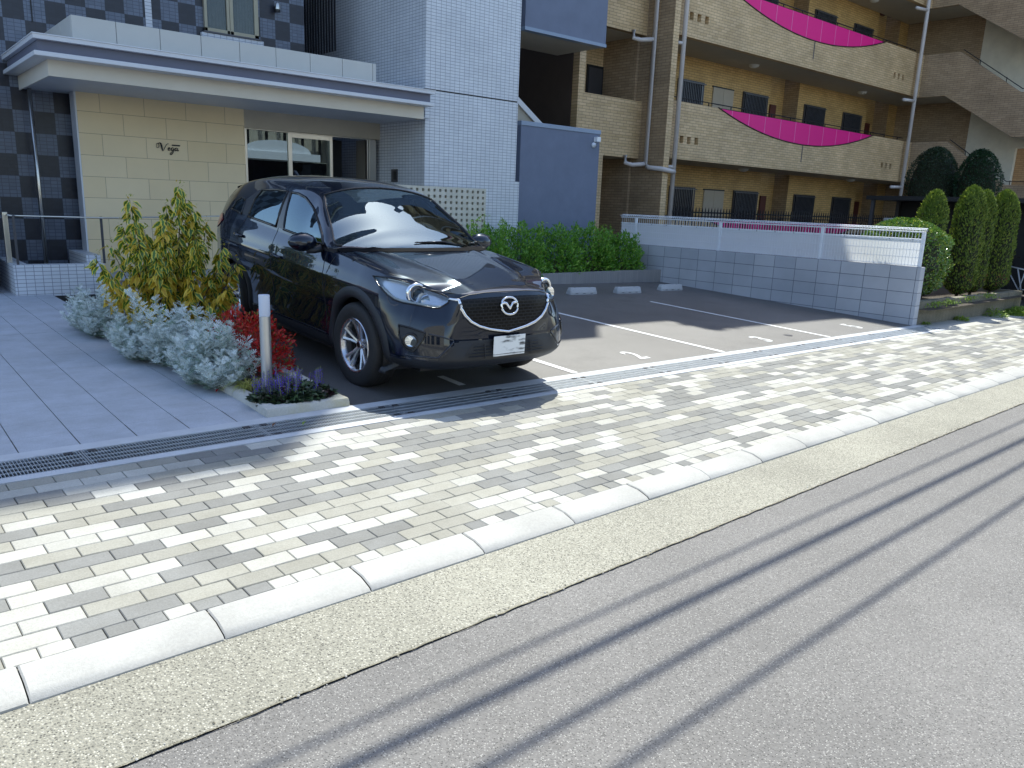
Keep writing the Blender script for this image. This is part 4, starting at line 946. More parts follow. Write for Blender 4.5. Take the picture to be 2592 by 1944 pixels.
# side window outlines (x, z)
DLO = {'front': [(-.70,1.112),(-1.57,1.172),(-1.665,1.520),(-1.517,1.514),(-1.374,1.487),(-1.151,1.394),(-.911,1.268),(-.78,1.19)],
       'rear': [(-1.74,1.185),(-2.42,1.232),(-2.41,1.40),(-2.33,1.510),(-1.95,1.528),(-1.74,1.524)],
       'quarter': [(-2.60,1.245),(-2.90,1.275),(-2.87,1.355),(-2.76,1.405),(-2.62,1.38)]}
def g_split(V, flip):
    n, m = V.shape[:2]; b0 = len(shell_v); shell_v.extend([tuple(p) for p in V.reshape(-1, 3)])
    ws = []; rw = []; fr = []
    for i in range(n-1):
        for j in range(m-1):
            c = (V[i, j]+V[i+1, j]+V[i, j+1]+V[i+1, j+1])/4; f = [b0+i*m+j, b0+(i+1)*m+j, b0+(i+1)*m+j+1, b0+i*m+j+1]
            if flip: f = f[::-1]
            all_f.append(f)
            if j >= NS+1 and WS_X0 < c[0]: ws.append(f); continue
            if j >= NS+3 and -3.50 < c[0] < -3.335: rw.append(f); continue
            if j < NS and any(inpoly(c[0], c[2], P) for P in DLO.values()): continue
            shell_f.append(f); shell_m.append(0)
    return ws, rw
wa, ra = g_split(GV, False); GV2 = GV.copy(); GV2[..., 1] *= -1; wb, rb = g_split(GV2, True)
def shell_part(name, faces, mats, parent, mi=None, off=0, smooth=True, thick=0):
    used = sorted({i for f in faces for i in f}); mp = {k: i for i, k in enumerate(used)}
    b = MB(); b.add([tuple(CARM @ Vector(shell_v[k])) for k in used], [tuple(mp[i] for i in f) for f in faces])
    if mi: b.m = list(mi)
    me_o = b.build(name, mats, parent, smooth=smooth)
    bm = bmesh.new(); bm.from_mesh(me_o.data); bmesh.ops.remove_doubles(bm, verts=bm.verts, dist=.0008); bm.to_mesh(me_o.data); bm.free()
    me_o.data.polygons.foreach_set('use_smooth', [True]*len(me_o.data.polygons)); return me_o
# one BVH of everything for fitting details
BV = BVHTree.FromPolygons([Vector(p) for p in shell_v], [tuple(f) for f in all_f])
body = shell_part('body', shell_f, [M['paint'], M['plastic']], CAR, shell_m); body.data.set_sharp_from_angle(angle=R_(42))

def cw(p): return CARM @ Vector(p)
def surf(p, d, back=.6):
    d = Vector(d).normalized(); h = BV.ray_cast(Vector(p) - d*back, d)
    if h[0] is None: h = BV.find_nearest(Vector(p))
    return h[0], h[1]
from mathutils.geometry import delaunay_2d_cdt
def patch(name, P3, d, mats, parent, off=.003, res=.02, rim=None, thick=0, smooth=True, conform=True, uvmat=None):
    """a skin over the body inside the outline P3 (3D points), offset outwards by off along -d"""
    d = Vector(d).normalized(); up = Vector((0, 0, 1)) if abs(d.z) < .8 else Vector((1, 0, 0))
    u = up.cross(d).normalized(); v = d.cross(u)
    P2 = [Vector((Vector(p).dot(u), Vector(p).dot(v))) for p in P3]; dc = sum(Vector(p).dot(d) for p in P3)/len(P3)
    poly = []
    for a, c in zip(P2, P2[1:]+P2[:1]):
        k = max(1, int((c-a).length/res)); poly += [a.lerp(c, i/k) for i in range(k)]
    n = len(poly); xs = [p.x for p in poly]; ys = [p.y for p in poly]; pts = list(poly)
    X = min(xs)+res/2
    while X < max(xs):
        Y = min(ys)+res/2
        while Y < max(ys):
            if inpoly(X, Y, [(p.x, p.y) for p in poly]) and min((p-Vector((X, Y))).length for p in poly) > res*.45: pts.append(Vector((X, Y)))
            Y += res
        X += res
    r = delaunay_2d_cdt(pts, [], [list(range(n))], 1, 1e-6)
    vs = []
    for p in r[0]:
        q = u*p.x + v*p.y + d*dc
        if conform:
            h, nn = surf(q, d); q = h - d*off
        else: q = q - d*off
        vs.append(cw(q))
    b = MB(); b.add(vs, [tuple(f) for f in r[2]]); o = b.build(name, mats, parent, smooth=smooth)
    bm = bmesh.new(); bm.from_mesh(o.data); bmesh.ops.recalc_face_normals(bm, faces=bm.faces)
    dw = (CARM.to_3x3() @ d)
    if sum(f.normal.dot(dw)*f.calc_area() for f in bm.faces) > 0: bmesh.ops.reverse_faces(bm, faces=bm.faces)
    bm.to_mesh(o.data); bm.free()
    if smooth: o.data.polygons.foreach_set('use_smooth', [True]*len(o.data.polygons))
    return o
def follow(P3, d, off, closed=False, k=4):
    out = []; n = len(P3)
    for i in range(n if closed else n-1):
        a, c = Vector(P3[i]), Vector(P3[(i+1) % n])
        for t in range(k): out.append(a.lerp(c, t/k))
    if not closed: out.append(Vector(P3[-1]))
    res = []
    for p in out:
        h, nn = surf(p, d); res.append(h - Vector(d).normalized()*off)
    if closed: res.append(res[0])
    return res
def ctube(name, pts, r, mats, parent, n=6, r2=None):
    rr_ = [x*CS for x in r] if isinstance(r, list) else r*CS
    return MB().tube([cw(p) for p in pts], rr_, n, r2=None if r2 is None else r2*CS).build(name, mats, parent, smooth=True)
def mir(P): return [(p[0], -p[1], p[2]) for p in P]
def lbox(b, x0, y0, z0, x1, y1, z1, m=0, tr=None):
    c = MB().box(x0, y0, z0, x1, y1, z1)
    b.add([cw((tr @ Vector(p)) if tr else p) for p in c.v], c.f, m); return b
# ---- glass
ws_ = shell_part('windscreen', wa+wb, [M['carglass']], CAR)
rw_ = shell_part('rear_window', ra+rb, [M['sideglass']], CAR)
def green_y(x, z):
    h = BV.ray_cast(Vector((x, -3, z)), Vector((0, 1, 0))); return h[0].y
for sgn_ in (1, -1):
    for key, nm in (('front', 'side_window'), ('rear', 'side_window'), ('quarter', 'quarter_window')):
        P3 = [(x, -.7*sgn_, z) for x, z in DLO[key]]
        g = patch(nm, P3, (0, sgn_, 0), [M['sideglass']], CAR, off=.001, res=.05)
        fr_ = follow(P3, (0, sgn_, 0), .001, True, 6); ctube('window_trim', fr_, .013, M['plastic_b'], g, 6)
    # black pillar covers between the side windows
    patch('pillar_cover', [(-1.585,-.7*sgn_,1.172),(-1.735,-.7*sgn_,1.183),(-1.735,-.7*sgn_,1.525),(-1.67,-.7*sgn_,1.522)], (0, sgn_, 0), [M['plastic_b']], CAR, off=.003, res=.04)
    patch('pillar_cover', [(-2.43,-.7*sgn_,1.234),(-2.59,-.7*sgn_,1.246),(-2.63,-.7*sgn_,1.39),(-2.42,-.7*sgn_,1.50),(-2.35,-.7*sgn_,1.51)], (0, sgn_, 0), [M['plastic']], CAR, off=.003, res=.04)
# windscreen frame: black band round the edge
k0 = [k for k in range(len(gx)) if gx[k] > WS_X0]
edge = [GV[k, NS+1] for k in k0 if gx[k] < -.50]; 
base_ = [Vector((x, -y, hood_z(x, y)+.012)) for x, y in [(-.50,.80),(-.455,.70),(-.41,.58),(-.375,.45),(-.345,.3),(-.325,.15),(-.32,0)]]
top_ = [Vector(GV[k0[0], j]) for j in range(NS+1, GV.shape[1])]
for nm, P_, r_ in (('windscreen_trim', [Vector(p) for p in edge], .014), ('windscreen_trim', top_, .010)):
    for s2 in (1, -1):
        ctube(nm, [Vector((p.x, p.y*s2, p.z+.002)) for p in P_[::2]+[P_[-1]]], r_, M['plastic_b'], CAR, 6)
# cowl panel and wipers
b = MB(); 
for i in range(24):
    pass
cow = []
for s2 in (1, -1):
    for p in base_: cow.append((p.x, p.y*s2, p.z))
yy = np.linspace(-.80, .80, 41); xw = -.55 + .26*np.sqrt(np.maximum(0, 1-(np.abs(yy)/.83)**2)) - .015
vs = []
for y, x in zip(yy, xw):
    vs += [cw((x+.075, y, hood_z(x+.075, y)+.004)), cw((x-.02, y, hood_z(x-.02, y)+.020))]
b.add(vs, [(2*i, 2*i+1, 2*i+3, 2*i+2) for i in range(40)]); b.build('cowl', mat('dull black cowl', (.006,.006,.007), .95, spec=.1), CAR, smooth=True)
def ws_pt(x, y, off=.01):
    h = BV.ray_cast(Vector((x, y, 3)), Vector((0, 0, -1))); return h[0] + h[1]*(off if h[1].z > 0 else -off)
w_ = [ws_pt(-.355+.02*t-.10*t, .02-.0*t - .62*t + 0, .028) for t in np.linspace(0, 1, 8)]
ctube('wiper', [ws_pt(-.385, .50, .012), ws_pt(-.375, .22, .012), ws_pt(-.36, -.10, .012)], [.008, .011, .006], M['plastic_b'], CAR, 6)
ctube('wiper', [ws_pt(-.53, .74, .012), ws_pt(-.48, .66, .012), ws_pt(-.43, .56, .012)], [.007, .010, .006], M['plastic_b'], CAR, 6)
# ---- interior
b = MB(); lbox(b, -3.1, -.80, .30, -.50, .80, .42); lbox(b, -.72, -.78, .80, -.42, .78, 1.045); lbox(b, -3.3, -.78, .4, -3.25, .78, 1.15)
lbox(b, -2.9, -.83, .42, -.5, -.80, 1.10); lbox(b, -2.9, .80, .42, -.5, .83, 1.10); lbox(b, -3.1, -.60, 1.50, -1.35, .60, 1.51)
b.build('cabin', M['cabin'], CAR)
def seat(x, y, w=.25):
    b = MB(); T = Matrix.Translation((x, y, 0)); Rr = Matrix.Rotation(R_(-14), 4, 'Y')
    lbox(b, x-.05, y-w, .55, x+.50, y+w, .70)
    tr = Matrix.Translation((x, y, .66)) @ Rr; lbox(b, -.10, -w*.92, 0, .03, w*.92, .62, 0, tr)
    tr2 = Matrix.Translation((x, y, .66)) @ Rr; lbox(b, -.08, -.12, .67, .01, .12, .85, 0, tr2); lbox(b, -.05, -.05, .6, -.02, .05, .7, 0, tr2)
    return b.build('seat', M['seat'], CAR, bevel=.035, seg=3, smooth=True)
seat(-1.68, -.37); seat(-1.68, .37); seat(-2.50, 0, .62)
b = MB(); ring = [Vector((-.86+.06*math.sin(t)*.5, -.37+.185*math.cos(t), 1.0+.17*math.sin(t))) for t in np.linspace(0, 2*math.pi, 25)]
b.tube([cw(p) for p in ring], .014, 8, caps=False); lbox(b, -.90, -.45, .96, -.84, -.29, 1.04); b.build('steering_wheel', M['cabin'], CAR, smooth=True)
b = MB(); lbox(b, -1.02, -.11, 1.42, -1.00, .11, 1.49); b.build('inside_mirror', M['plastic_b'], CAR, bevel=.01)
# ---- underbody and wheel wells
b = MB(); lbox(b, -3.4, -.60, .22, .55, .60, .34); lbox(b, -2.2, -.80, .2, -.5, .80, .5)
for xc in (0, -2.7):
    for s2 in (1, -1):
        vs = []; n = 20
        for i in range(n+1):
            t = math.pi*(-.1 + 1.2*i/n); cx_, cz_ = xc+.43*math.cos(t), .355+.43*math.sin(t)
            vs += [cw((cx_, s2*.875, cz_)), cw((cx_, s2*.50, cz_))]
        b.add(vs, [(2*i, 2*i+1, 2*i+3, 2*i+2) for i in range(n)])
        lbox(b, xc-.43, s2*.49 if s2 < 0 else .45, .24, xc+.43, s2*.45 if s2 < 0 else .49, .8)
b.build('underbody', M['black'], CAR)
# arches: matt cladding
for xc in (0, -2.7):
    for s2 in (1, -1):
        n = 48; vs = []; cols_ = []
        for i in range(n+1):
            t = math.pi*(-.13 + 1.26*i/n); row = []
            for rr_, oo in ((.400, -.045), (.404, .004), (.425, .014), (.47, .012), (.492, .001)):
                x = xc + rr_*math.cos(t); z = .355+rr_*math.sin(t)
                z = max(z, .215)
                h = BV.ray_cast(Vector((x, s2*3, z)), Vector((0, -s2, 0))); y = h[0].y if h[0] is not None else s2*.88
                row.append(cw((x, y + s2*oo, z)))
            vs += row
        m_ = 5; b = MB(); b.add(vs, [(i*m_+k, (i+1)*m_+k, (i+1)*m_+k+1, i*m_+k+1) for i in range(n) for k in range(m_-1)])
        b.build('wheel_arch', M['plastic'], CAR, smooth=True)
    
for s2 in (1, -1):
    P_ = [(x, s2*.9, z) for x, z in ((-.52,.345),(-2.18,.345),(-2.22,.23),(-.47,.23))]
    patch('sill', P_, (0, -s2, 0), [M['plastic']], CAR, off=.010, res=.05)
    for gp in ([(-.44,1.075),(-.50,.90),(-.53,.72),(-.545,.50)], [(-.64,1.105),(-.60,1.0),(-.56,.86),(-.545,.60),(-.545,.36)], [(-1.69,1.178),(-1.685,1.0),(-1.67,.8),(-1.66,.36)], [(-2.44,1.23),(-2.56,1.06),(-2.44,.83)], [(-2.26,.62),(-2.20,.46),(-2.19,.36)], [(-.545,.36),(-1.66,.352),(-2.19,.36)]):
        ctube('panel_gap', follow([(x, s2*.9, z) for x, z in gp], (0, -s2, 0), .0005, False, 5), .0028, M['black'], body, 4)
    for (hx, hz) in ((-1.52, .925), (-2.48, 1.035)):
        p0, _ = surf((hx, s2*.9, hz), (0, -s2, 0)); b = MB()
        b.tube([cw((hx-.09, p0.y+s2*.006, hz+.008)), cw((hx-.06, p0.y+s2*.030, hz+.006)), cw((hx+.06, p0.y+s2*.030, hz-.002)), cw((hx+.09, p0.y+s2*.006, hz-.004))], [.012, .015, .015, .012], 8)
        b.build('door_handle', M['paint'], CAR, smooth=True)
    # mirrors
    b = MB(); c = Vector((-.80, s2*.985, 1.125)); vs = []; n, m_ = 12, 16
    for i in range(n+1):
        a = math.pi*i/n
        for j in range(m_):
            t = 2*math.pi*j/m_; q = Vector((.095*math.cos(a)*(1 if math.cos(a) > 0 else .35), .135*math.sin(a)*math.cos(t), .088*math.sin(a)*math.sin(t)))
            if q.z < 0: q.z *= .9; q.y *= 1-.15*abs(q.z)/.088
            vs.append(cw(c+q))
    b.add(vs, [(i*m_+j, i*m_+(j+1) % m_, (i+1)*m_+(j+1) % m_, (i+1)*m_+j) for i in range(n) for j in range(m_)])
    mo = b.build('wing_mirror', M['paint'], CAR, smooth=True)
    b = MB(); b.tube([cw((-.72, s2*.84, 1.085)), cw((-.74, s2*.90, 1.06)), cw((-.78, s2*.95, 1.06))], [.035, .025, .03], 10); b.build('mirror_foot', M['plastic'], mo, smooth=True)
    b = MB(); vs = [cw((-.838, s2*.985+.115*math.cos(t), 1.125+.072*math.sin(t))) for t in np.linspace(0, 2*math.pi, 25)[:-1]]; b.add(vs, [tuple(range(24))]); b.build('mirror_glass', M['chrome'], mo)
    b = MB(); b.tube([cw((-.745, s2*.93, 1.155)), cw((-.725, s2*1.0, 1.15)), cw((-.745, s2*1.07, 1.14))], .006, 6); b.build('indicator', M['amber'], mo)
# hood shut line
hs_ = [(.84,-.37),(.80,-.47),(.66,-.585),(.50,-.705),(.36,-.765),(.12,-.795),(-.20,-.805),(-.46,-.79)]
for s2 in (1, -1):
    ctube('panel_gap', [Vector((x, s2*y, hood_z(x, y)+.0008)) if abs(y) < ring_at(x)[0] else surf((x, s2*y, hood_z(x, ring_at(x)[0])), (0, -s2*(-1 if y > 0 else 1), 0))[0] for x, y in hs_[1:]], .003, M['black'], body, 4)
fl = [Vector((p[0], p[1], p[2])) for p in ((.775,-.49,.853),(.834,-.44,.862),(.850,-.36,.882),(.857,-.22,.892),(.860,0,.895),(.857,.22,.892),(.850,.36,.882),(.834,.44,.862),(.775,.49,.853))]
ctube('panel_gap', follow(fl, (-1, 0, 0), .001, False, 6), .004, M['black'], body, 4)
# ---- grille
def grille_mat():
    m, n, l, b = new_mat('honeycomb grille'); p = pos_node(n); s = n.new('ShaderNodeSeparateXYZ'); l.new(p, s.inputs[0])
    c = n.new('ShaderNodeCombineXYZ'); l.new(math_(n, l, 'ADD', s.outputs[0], 50.0), c.inputs[0]); l.new(math_(n, l, 'ADD', s.outputs[2], 50.0), c.inputs[1])
    t = n.new('ShaderNodeTexBrick'); t.inputs['Scale'].default_value = 1; t.inputs['Brick Width'].default_value = .048; t.inputs['Row Height'].default_value = .024; t.inputs['Mortar Size'].default_value = .0042; t.inputs['Mortar Smooth'].default_value = .4
    t.inputs['Color1'].default_value = (.002,.002,.002,1); t.inputs['Color2'].default_value = (.003,.003,.003,1); t.inputs['Mortar'].default_value = (.016,.016,.018,1); l.new(c.outputs[0], t.inputs['Vector'])
    l.new(t.outputs['Color'], b.inputs['Base Color']); b.inputs['Roughness'].default_value = .3; b.inputs['Specular IOR Level'].default_value = .25
    bump(n, l, b, t.outputs['Fac'], 1.0, .012); return m
GR = [(.846,.44),(.786,.447),(.732,.416),(.68,.362),(.642,.288),(.613,.19),(.595,.095)]
gpoly = [(.85, -y, z) for z, y in GR] + [(.85, 0, .581)] + [(.85, y, z) for z, y in GR[::-1]] + [(.85,.36,.852),(.85,.2,.858),(.85,0,.860),(.85,-.2,.858),(.85,-.36,.852)]
gr = patch('grille', gpoly, (-1, 0, 0), [grille_mat()], CAR, off=.004, res=.03)
b = MB()
chp = [(.775,-.505,.846),(.83,-.462,.845)] + [(.85, -y-.006, z-.004) for z, y in GR[1:]] + [(.85, 0, .575)] + [(.85, y+.006, z-.004) for z, y in GR[::-1][:-1]] + [(.83,.462,.845),(.775,.505,.846)]
cp = follow(chp, (-1, 0, 0), .010, False, 5)
ctube('grille_surround', cp, .0125, M['chrome'], gr, 8); ctube('grille_surround', [p + Vector((-.004, 0, -.016 if abs(p.y) < .4 else -.006)) for p in cp], .006, M['plastic_b'], gr, 6)
# emblem: oval ring with a winged V
ec = Vector((.905, .0, .79)); e0, _ = surf((ec.x, 0, ec.z), (-1, 0, 0)); ex_ = e0.x + .020
def eP(y, z): return cw((ex_ - (z)*.25, y + .0, .787+z))
b = MB(); b.tube([eP(.083*math.copysign(abs(math.cos(t))**.88, math.cos(t)), .067*math.copysign(abs(math.sin(t))**.88, math.sin(t))) for t in np.linspace(0, 2*math.pi, 41)], .0095*CS, 8, caps=False)
for s2 in (1, -1):
    pts = [(s2*.079, .016), (s2*.055, .026), (s2*.032, .020), (s2*.014, -.004), (0, -.028)]
    b.tube([eP(*p) for p in pts], [.004, .012, .011, .009, .006], 8)
b.build('emblem', M['chrome'], CAR, smooth=True)
# ---- lower grille, plate, bumper lamps
LG = [(-.43,.385),(-.40,.448),(-.34,.503),(0,.508),(.34,.503),(.40,.448),(.43,.385),(.2,.365),(0,.358),(-.2,.365)]
lo = patch('lower_grille', [(.92, y, z) for y, z in LG], (-1, 0, 0), [M['black']], CAR, off=.002, res=.03)
b = MB()
for z in (.40, .425, .45, .475):
    w = .39 if z < .44 else .34; pts = follow([(.92, -w, z), (.92, 0, z), (.92, w, z)], (-1, 0, 0), .010, False, 8); b.tube([cw(p) for p in pts], .005, 4, r2=.003)
for y in (-.24, .24): pts = follow([(.92, y, .375), (.92, y, .495)], (-1, 0, 0), .012, False, 3); b.tube([cw(p) for p in pts], .004, 4)
b.build('slats', M['plastic'], lo)
def plate_mat():
    m, n, l, b = new_mat('smeared white plate'); p = pos_node(n); mp = n.new('ShaderNodeMapping'); l.new(p, mp.inputs[0]); mp.inputs['Rotation'].default_value = (0, R_(22), 0); mp.inputs['Scale'].default_value = (7, 7, 42)
    f = noise(n, l, mp.outputs[0], 1.0, 3, .55); c = ramp(n, l, f, [(.40, (.06,.065,.07)), (.47, (.45,.47,.48)), (.54, (.80,.82,.82))])
    s = n.new('ShaderNodeSeparateXYZ'); l.new(p, s.inputs[0]); f2 = noise(n, l, p, 9, 2); k = ramp(n, l, f2, [(.46, (0,)*3), (.58, (1,)*3)])
    l.new(mixc(n, l, k, (.80,.82,.82), c), b.inputs['Base Color']); b.inputs['Roughness'].default_value = .35; return m
b = MB(); lbox(b, .938, -.166, .384, .944, .166, .550); pl_ = b.build('number_plate', plate_mat(), CAR, bevel=.006); tag(pl_, 'white number plate smeared over so that it cannot be read')
b = MB(); lbox(b, .915, -.13, .40, .938, .13, .53); b.build('plate_holder', M['black'], CAR)
FG = [(.562,-.822,.627),(.664,-.778,.619),(.766,-.705,.593),(.756,-.727,.532),(.73,-.762,.467),(.706,-.781,.437),(.662,-.808,.45),(.618,-.826,.489),(.583,-.828,.553)]
SC = [(.775,-.690,.584),(.837,-.6,.564),(.868,-.51,.534),(.866,-.568,.477),(.847,-.627,.408),(.78,-.72,.414),(.72,-.775,.425)]
for s2 in (1, -1):
    mm = (lambda P: P) if s2 == 1 else mir
    d = Vector((-.72, .69*s2, 0))
    fo = patch('fog_lamp_bezel', mm(FG), d, [M['plastic']], CAR, off=.004, res=.02)
    ctube('bezel_edge', follow(mm(FG), d, .005, True, 4), .008, M['plastic_b'], fo, 6)
    c_, nn_ = surf((.682, -.782*s2, .52), d); c_ = c_ - d*.004; T_ = CARM @ Matrix.Translation(c_) @ d.to_track_quat('-Z', 'Y').to_matrix().to_4x4()
    def lathe_at(T_, prof, name, mats, parent, n=28):
        b = MB().lathe(prof, n=n); b.v = [tuple(T_ @ Vector(p)) for p in b.v]; return b.build(name, mats, parent, smooth=True)
    lathe_at(T_, [(.066, 0), (.062, .012), (.050, .012), (.046, .004)], 'ring', M['plastic_b'], fo)
    lathe_at(T_, [(0, .001), (.030, .002), (.044, .008)], 'reflector', M['chrome'], fo)
    lathe_at(T_, [(0, .016), (.025, .015), (.046, .008)], 'lens', M['lampglass'], fo)
    d2 = Vector((-1, .25*s2, 0))
    ctube('bumper_crease', follow(mm(SC[:3]), d2, .001, False, 6), [.003]+[.007]*11+[.003], M['paint'], body, 6); ctube('bumper_crease', follow(mm([(.64,-.815,.408),(.72,-.77,.405),(.78,-.72,.404),(.847,-.635,.400),(.868,-.568,.47),(.872,-.51,.528)]), d2, .001, False, 6), [.003]+[.008]*29+[.003], M['paint'], body, 6)
    # ---- headlamp: recess, bezels, projector, lens
    H_ = mm([(p[0], p[1], p[2]) for p in HL]); dh = Vector((-.55, .83*s2, 0))
    hd = patch('headlight', H_, dh, [M['lampinner']], CAR, off=-.045, res=.025)
    rimo = follow(H_, dh, .003, True, 4); rimi = [p + dh.normalized()*.05 for p in rimo]
    b = MB(); n = len(rimo); b.add([cw(p) for p in rimo] + [cw(p) for p in rimi], [(i, i+1, n+i+1, n+i) for i in range(n-1)]); b.build('housing', M['chrome'], hd, smooth=True)
    ctube('lamp_seal', rimo, .006, M['plastic_b'], hd, 6)
    def lamp_at(y, z, dep, prof, nm, m_, x=None):
        c0, _ = surf((.6, y*s2, z), dh, .8) if x is None else (Vector((x, y*s2, z)), 0)
        c0 = c0 + dh.normalized()*dep; ax = Vector((-1, .12*s2, 0)); TT = CARM @ Matrix.Translation(c0) @ ax.to_track_quat('-Z', 'Y').to_matrix().to_4x4(); return lathe_at(TT, prof, nm, m_, hd)
    lamp_at(-.70, .862, .022, [(.088, -.02), (.084, .002), (.070, .008), (.060, -.010)], 'bezel', M['chrome'])
    lamp_at(-.70, .862, .026, [(.058, 0), (.050, .016), (.046, .016), (.044, -.004)], 'bezel', M['alloy_d'])
    lamp_at(-.70, .862, .026, [(0, .022), (.020, .018), (.034, .008), (.044, -.006)], 'projector', M['winglass'])
    lamp_at(-.70, .862, .024, [(0, -.01), (.05, -.008)], 'reflector', M['alloy'])
    lamp_at(-.59, .820, .014, [(0, -.03), (.030, -.022), (.054, .0), (.060, .006)], 'reflector', M['chrome'])
    lamp_at(-.780, .895, .028, [(0, -.02), (.02, -.012), (.034, .004)], 'reflector', M['chrome']); lamp_at(-.800, .890, .016, [(0, .0), (.012, 0), (.016, -.01)], 'indicator', M['amber'])
    low = follow(mm([(.754,-.556,.782),(.687,-.673,.792),(.623,-.722,.798),(.533,-.773,.802),(.472,-.808,.814),(.414,-.836,.844),(.345,-.858,.890)]), dh, -.012, False, 4); ctube('light_strip', low, .009, M['lampwhite'], hd, 6)
    up_ = follow(mm([(.34,-.815,.955),(.425,-.751,.946),(.504,-.687,.925),(.611,-.628,.900)]), dh, -.02, False, 4); ctube('bezel', up_, .008, M['chrome'], hd, 6)
    patch('lens', H_, dh, [M['lampglass']], hd, off=.002, res=.03)
    # tail lamp
    TL = [(-3.05,-.84*s2,1.15),(-3.20,-.84*s2,1.215),(-3.40,-.8*s2,1.20),(-3.50,-.7*s2,1.12),(-3.45,-.7*s2,1.03),(-3.22,-.8*s2,1.06)]
    patch('tail_light', TL, Vector((.45, .89*s2, 0)), [M['red_lens']], CAR, off=.008, res=.03)
# roof fin and rear spoiler lip
b = MB(); b.prism([(-2.95,1.64),(-3.08,1.635),(-3.12,1.71),(-3.08,1.715)], 'y', -.012, .012); b.v = [tuple(cw(p)) for p in b.v]; b.build('roof_antenna', M['paint'], CAR, bevel=.004)
b = MB(); vs = []
for y in np.linspace(-.56, .56, 21): z = 1.59 - .06*(y/.56)**2; vs += [cw((-3.22, y, z)), cw((-3.40, y, z-.03)), cw((-3.40, y, z-.05)), cw((-3.26, y, z-.06))]
b.add(vs, [(4*i+k, 4*i+4+k, 4*i+4+(k+1) % 4, 4*i+(k+1) % 4) for i in range(20) for k in range(4)]); b.build('spoiler', M['paint'], CAR, smooth=False)
# ---- wheels
def wheel(xc, s2, steer=0):
    R0 = Matrix.Translation((xc, s2*.795, .355)) @ Matrix.Rotation(R_(steer), 4, 'Z')
    T = CARM @ R0 @ (Matrix.Rotation(math.pi/2 if s2 < 0 else -math.pi/2, 4, 'X'))     # local +z points outboard
    tb = MB(); prof = [(.222,.100),(.236,.112),(.270,.121),(.310,.122),(.335,.116),(.350,.100),(.3575,.080),(.360,.045),(.361,0),(.360,-.045),(.3575,-.08),(.35,-.1),(.335,-.116),(.30,-.122),(.25,-.115),(.222,-.1)]
    tb.lathe(prof, n=72)
    for g in (-.052, -.018, .018, .052): tb.lathe([(.3618, g-.0035), (.3618, g+.0035)], n=72, m=1)
    for i in range(72):
        a = 2*math.pi*i/72; ca, sa = math.cos(a), math.sin(a); da = .018
        for (z0, z1) in ((.062, .100), (-.100, -.062)):
            tb.add([( (.3600 if abs(z) < .09 else .3515)*math.cos(a+o), (.3600 if abs(z) < .09 else .3515)*math.sin(a+o), z) for z, o in ((z0, 0), (z0, da), (z1, da), (z1, 0))], [(0,1,2,3)], 1)
    tb.v = [tuple(T @ Vector(p)) for p in tb.v]; ty_ = tb.build('wheel', [M['tyre'], M['black']], CAR, smooth=True, angle=50)
    rb = MB(); rb.lathe([(.224,-.10),(.215,-.09),(.205,-.02),(.208,.06),(.216,.095),(.226,.108),(.231,.110),(.226,.116),(.216,.112),(.206,.096)], n=64)
    rb.lathe([(0,.070),(.030,.068),(.034,.062),(.050,.058),(.062,.040),(.060,.0)], n=32)
    for i in range(5):
        for dlt in (-.235, .235):
            a0 = 2*math.pi*i/5 + .3 + dlt*.55; a1 = 2*math.pi*i/5 + .3 + dlt
            p0 = Vector((.040*math.cos(a0), .040*math.sin(a0), .055)); p1 = Vector((.125*math.cos((a0+a1)/2), .125*math.sin((a0+a1)/2), .073)); p2 = Vector((.213*math.cos(a1), .213*math.sin(a1), .098))
            dd = (p2-p0).normalized(); sd = Vector((-dd.y, dd.x, 0)).normalized()
            prev = None; vs = []
            for p, w, h in ((p0, .019, .02), (p1, .017, .022), (p2, .023, .03)):
                vs += [p + sd*w - Vector((0,0,h)), p + sd*w*.75, p + sd*w*.1 + Vector((0,0,.005)), p - sd*w*.75, p - sd*w - Vector((0,0,h))]
            rb.add(vs, [(5*k+j, 5*k+5+j, 5*k+6+j, 5*k+1+j) for k in range(2) for j in range(4)])
    for i in range(5):
        a = 2*math.pi*(i+.5)/5+.3; rb.lathe([(0,.058),(.007,.058),(.009,.05)], (.045*math.cos(a), .045*math.sin(a), .0), n=8, m=1)
    rb.v = [tuple(T @ Vector(p)) for p in rb.v]; rb.build('rim', [M['alloy'], M['black']], ty_, smooth=True, angle=35)
    db = MB(); db.lathe([(0,.0),(.150,.0),(.152,-.02),(0,-.02)], n=40); db.lathe([(0,.075),(.020,.074),(.022,.070)], n=20, m=1); db.v = [tuple(T @ Vector(p)) for p in db.v]; db.build('brake_disc', [M['alloy_d'], M['plastic_b']], ty_, smooth=True, angle=35)
for xc in (0, -2.7):
    for s2 in (-1, 1): wheel(xc, s2, 1.5 if xc == 0 else 0)
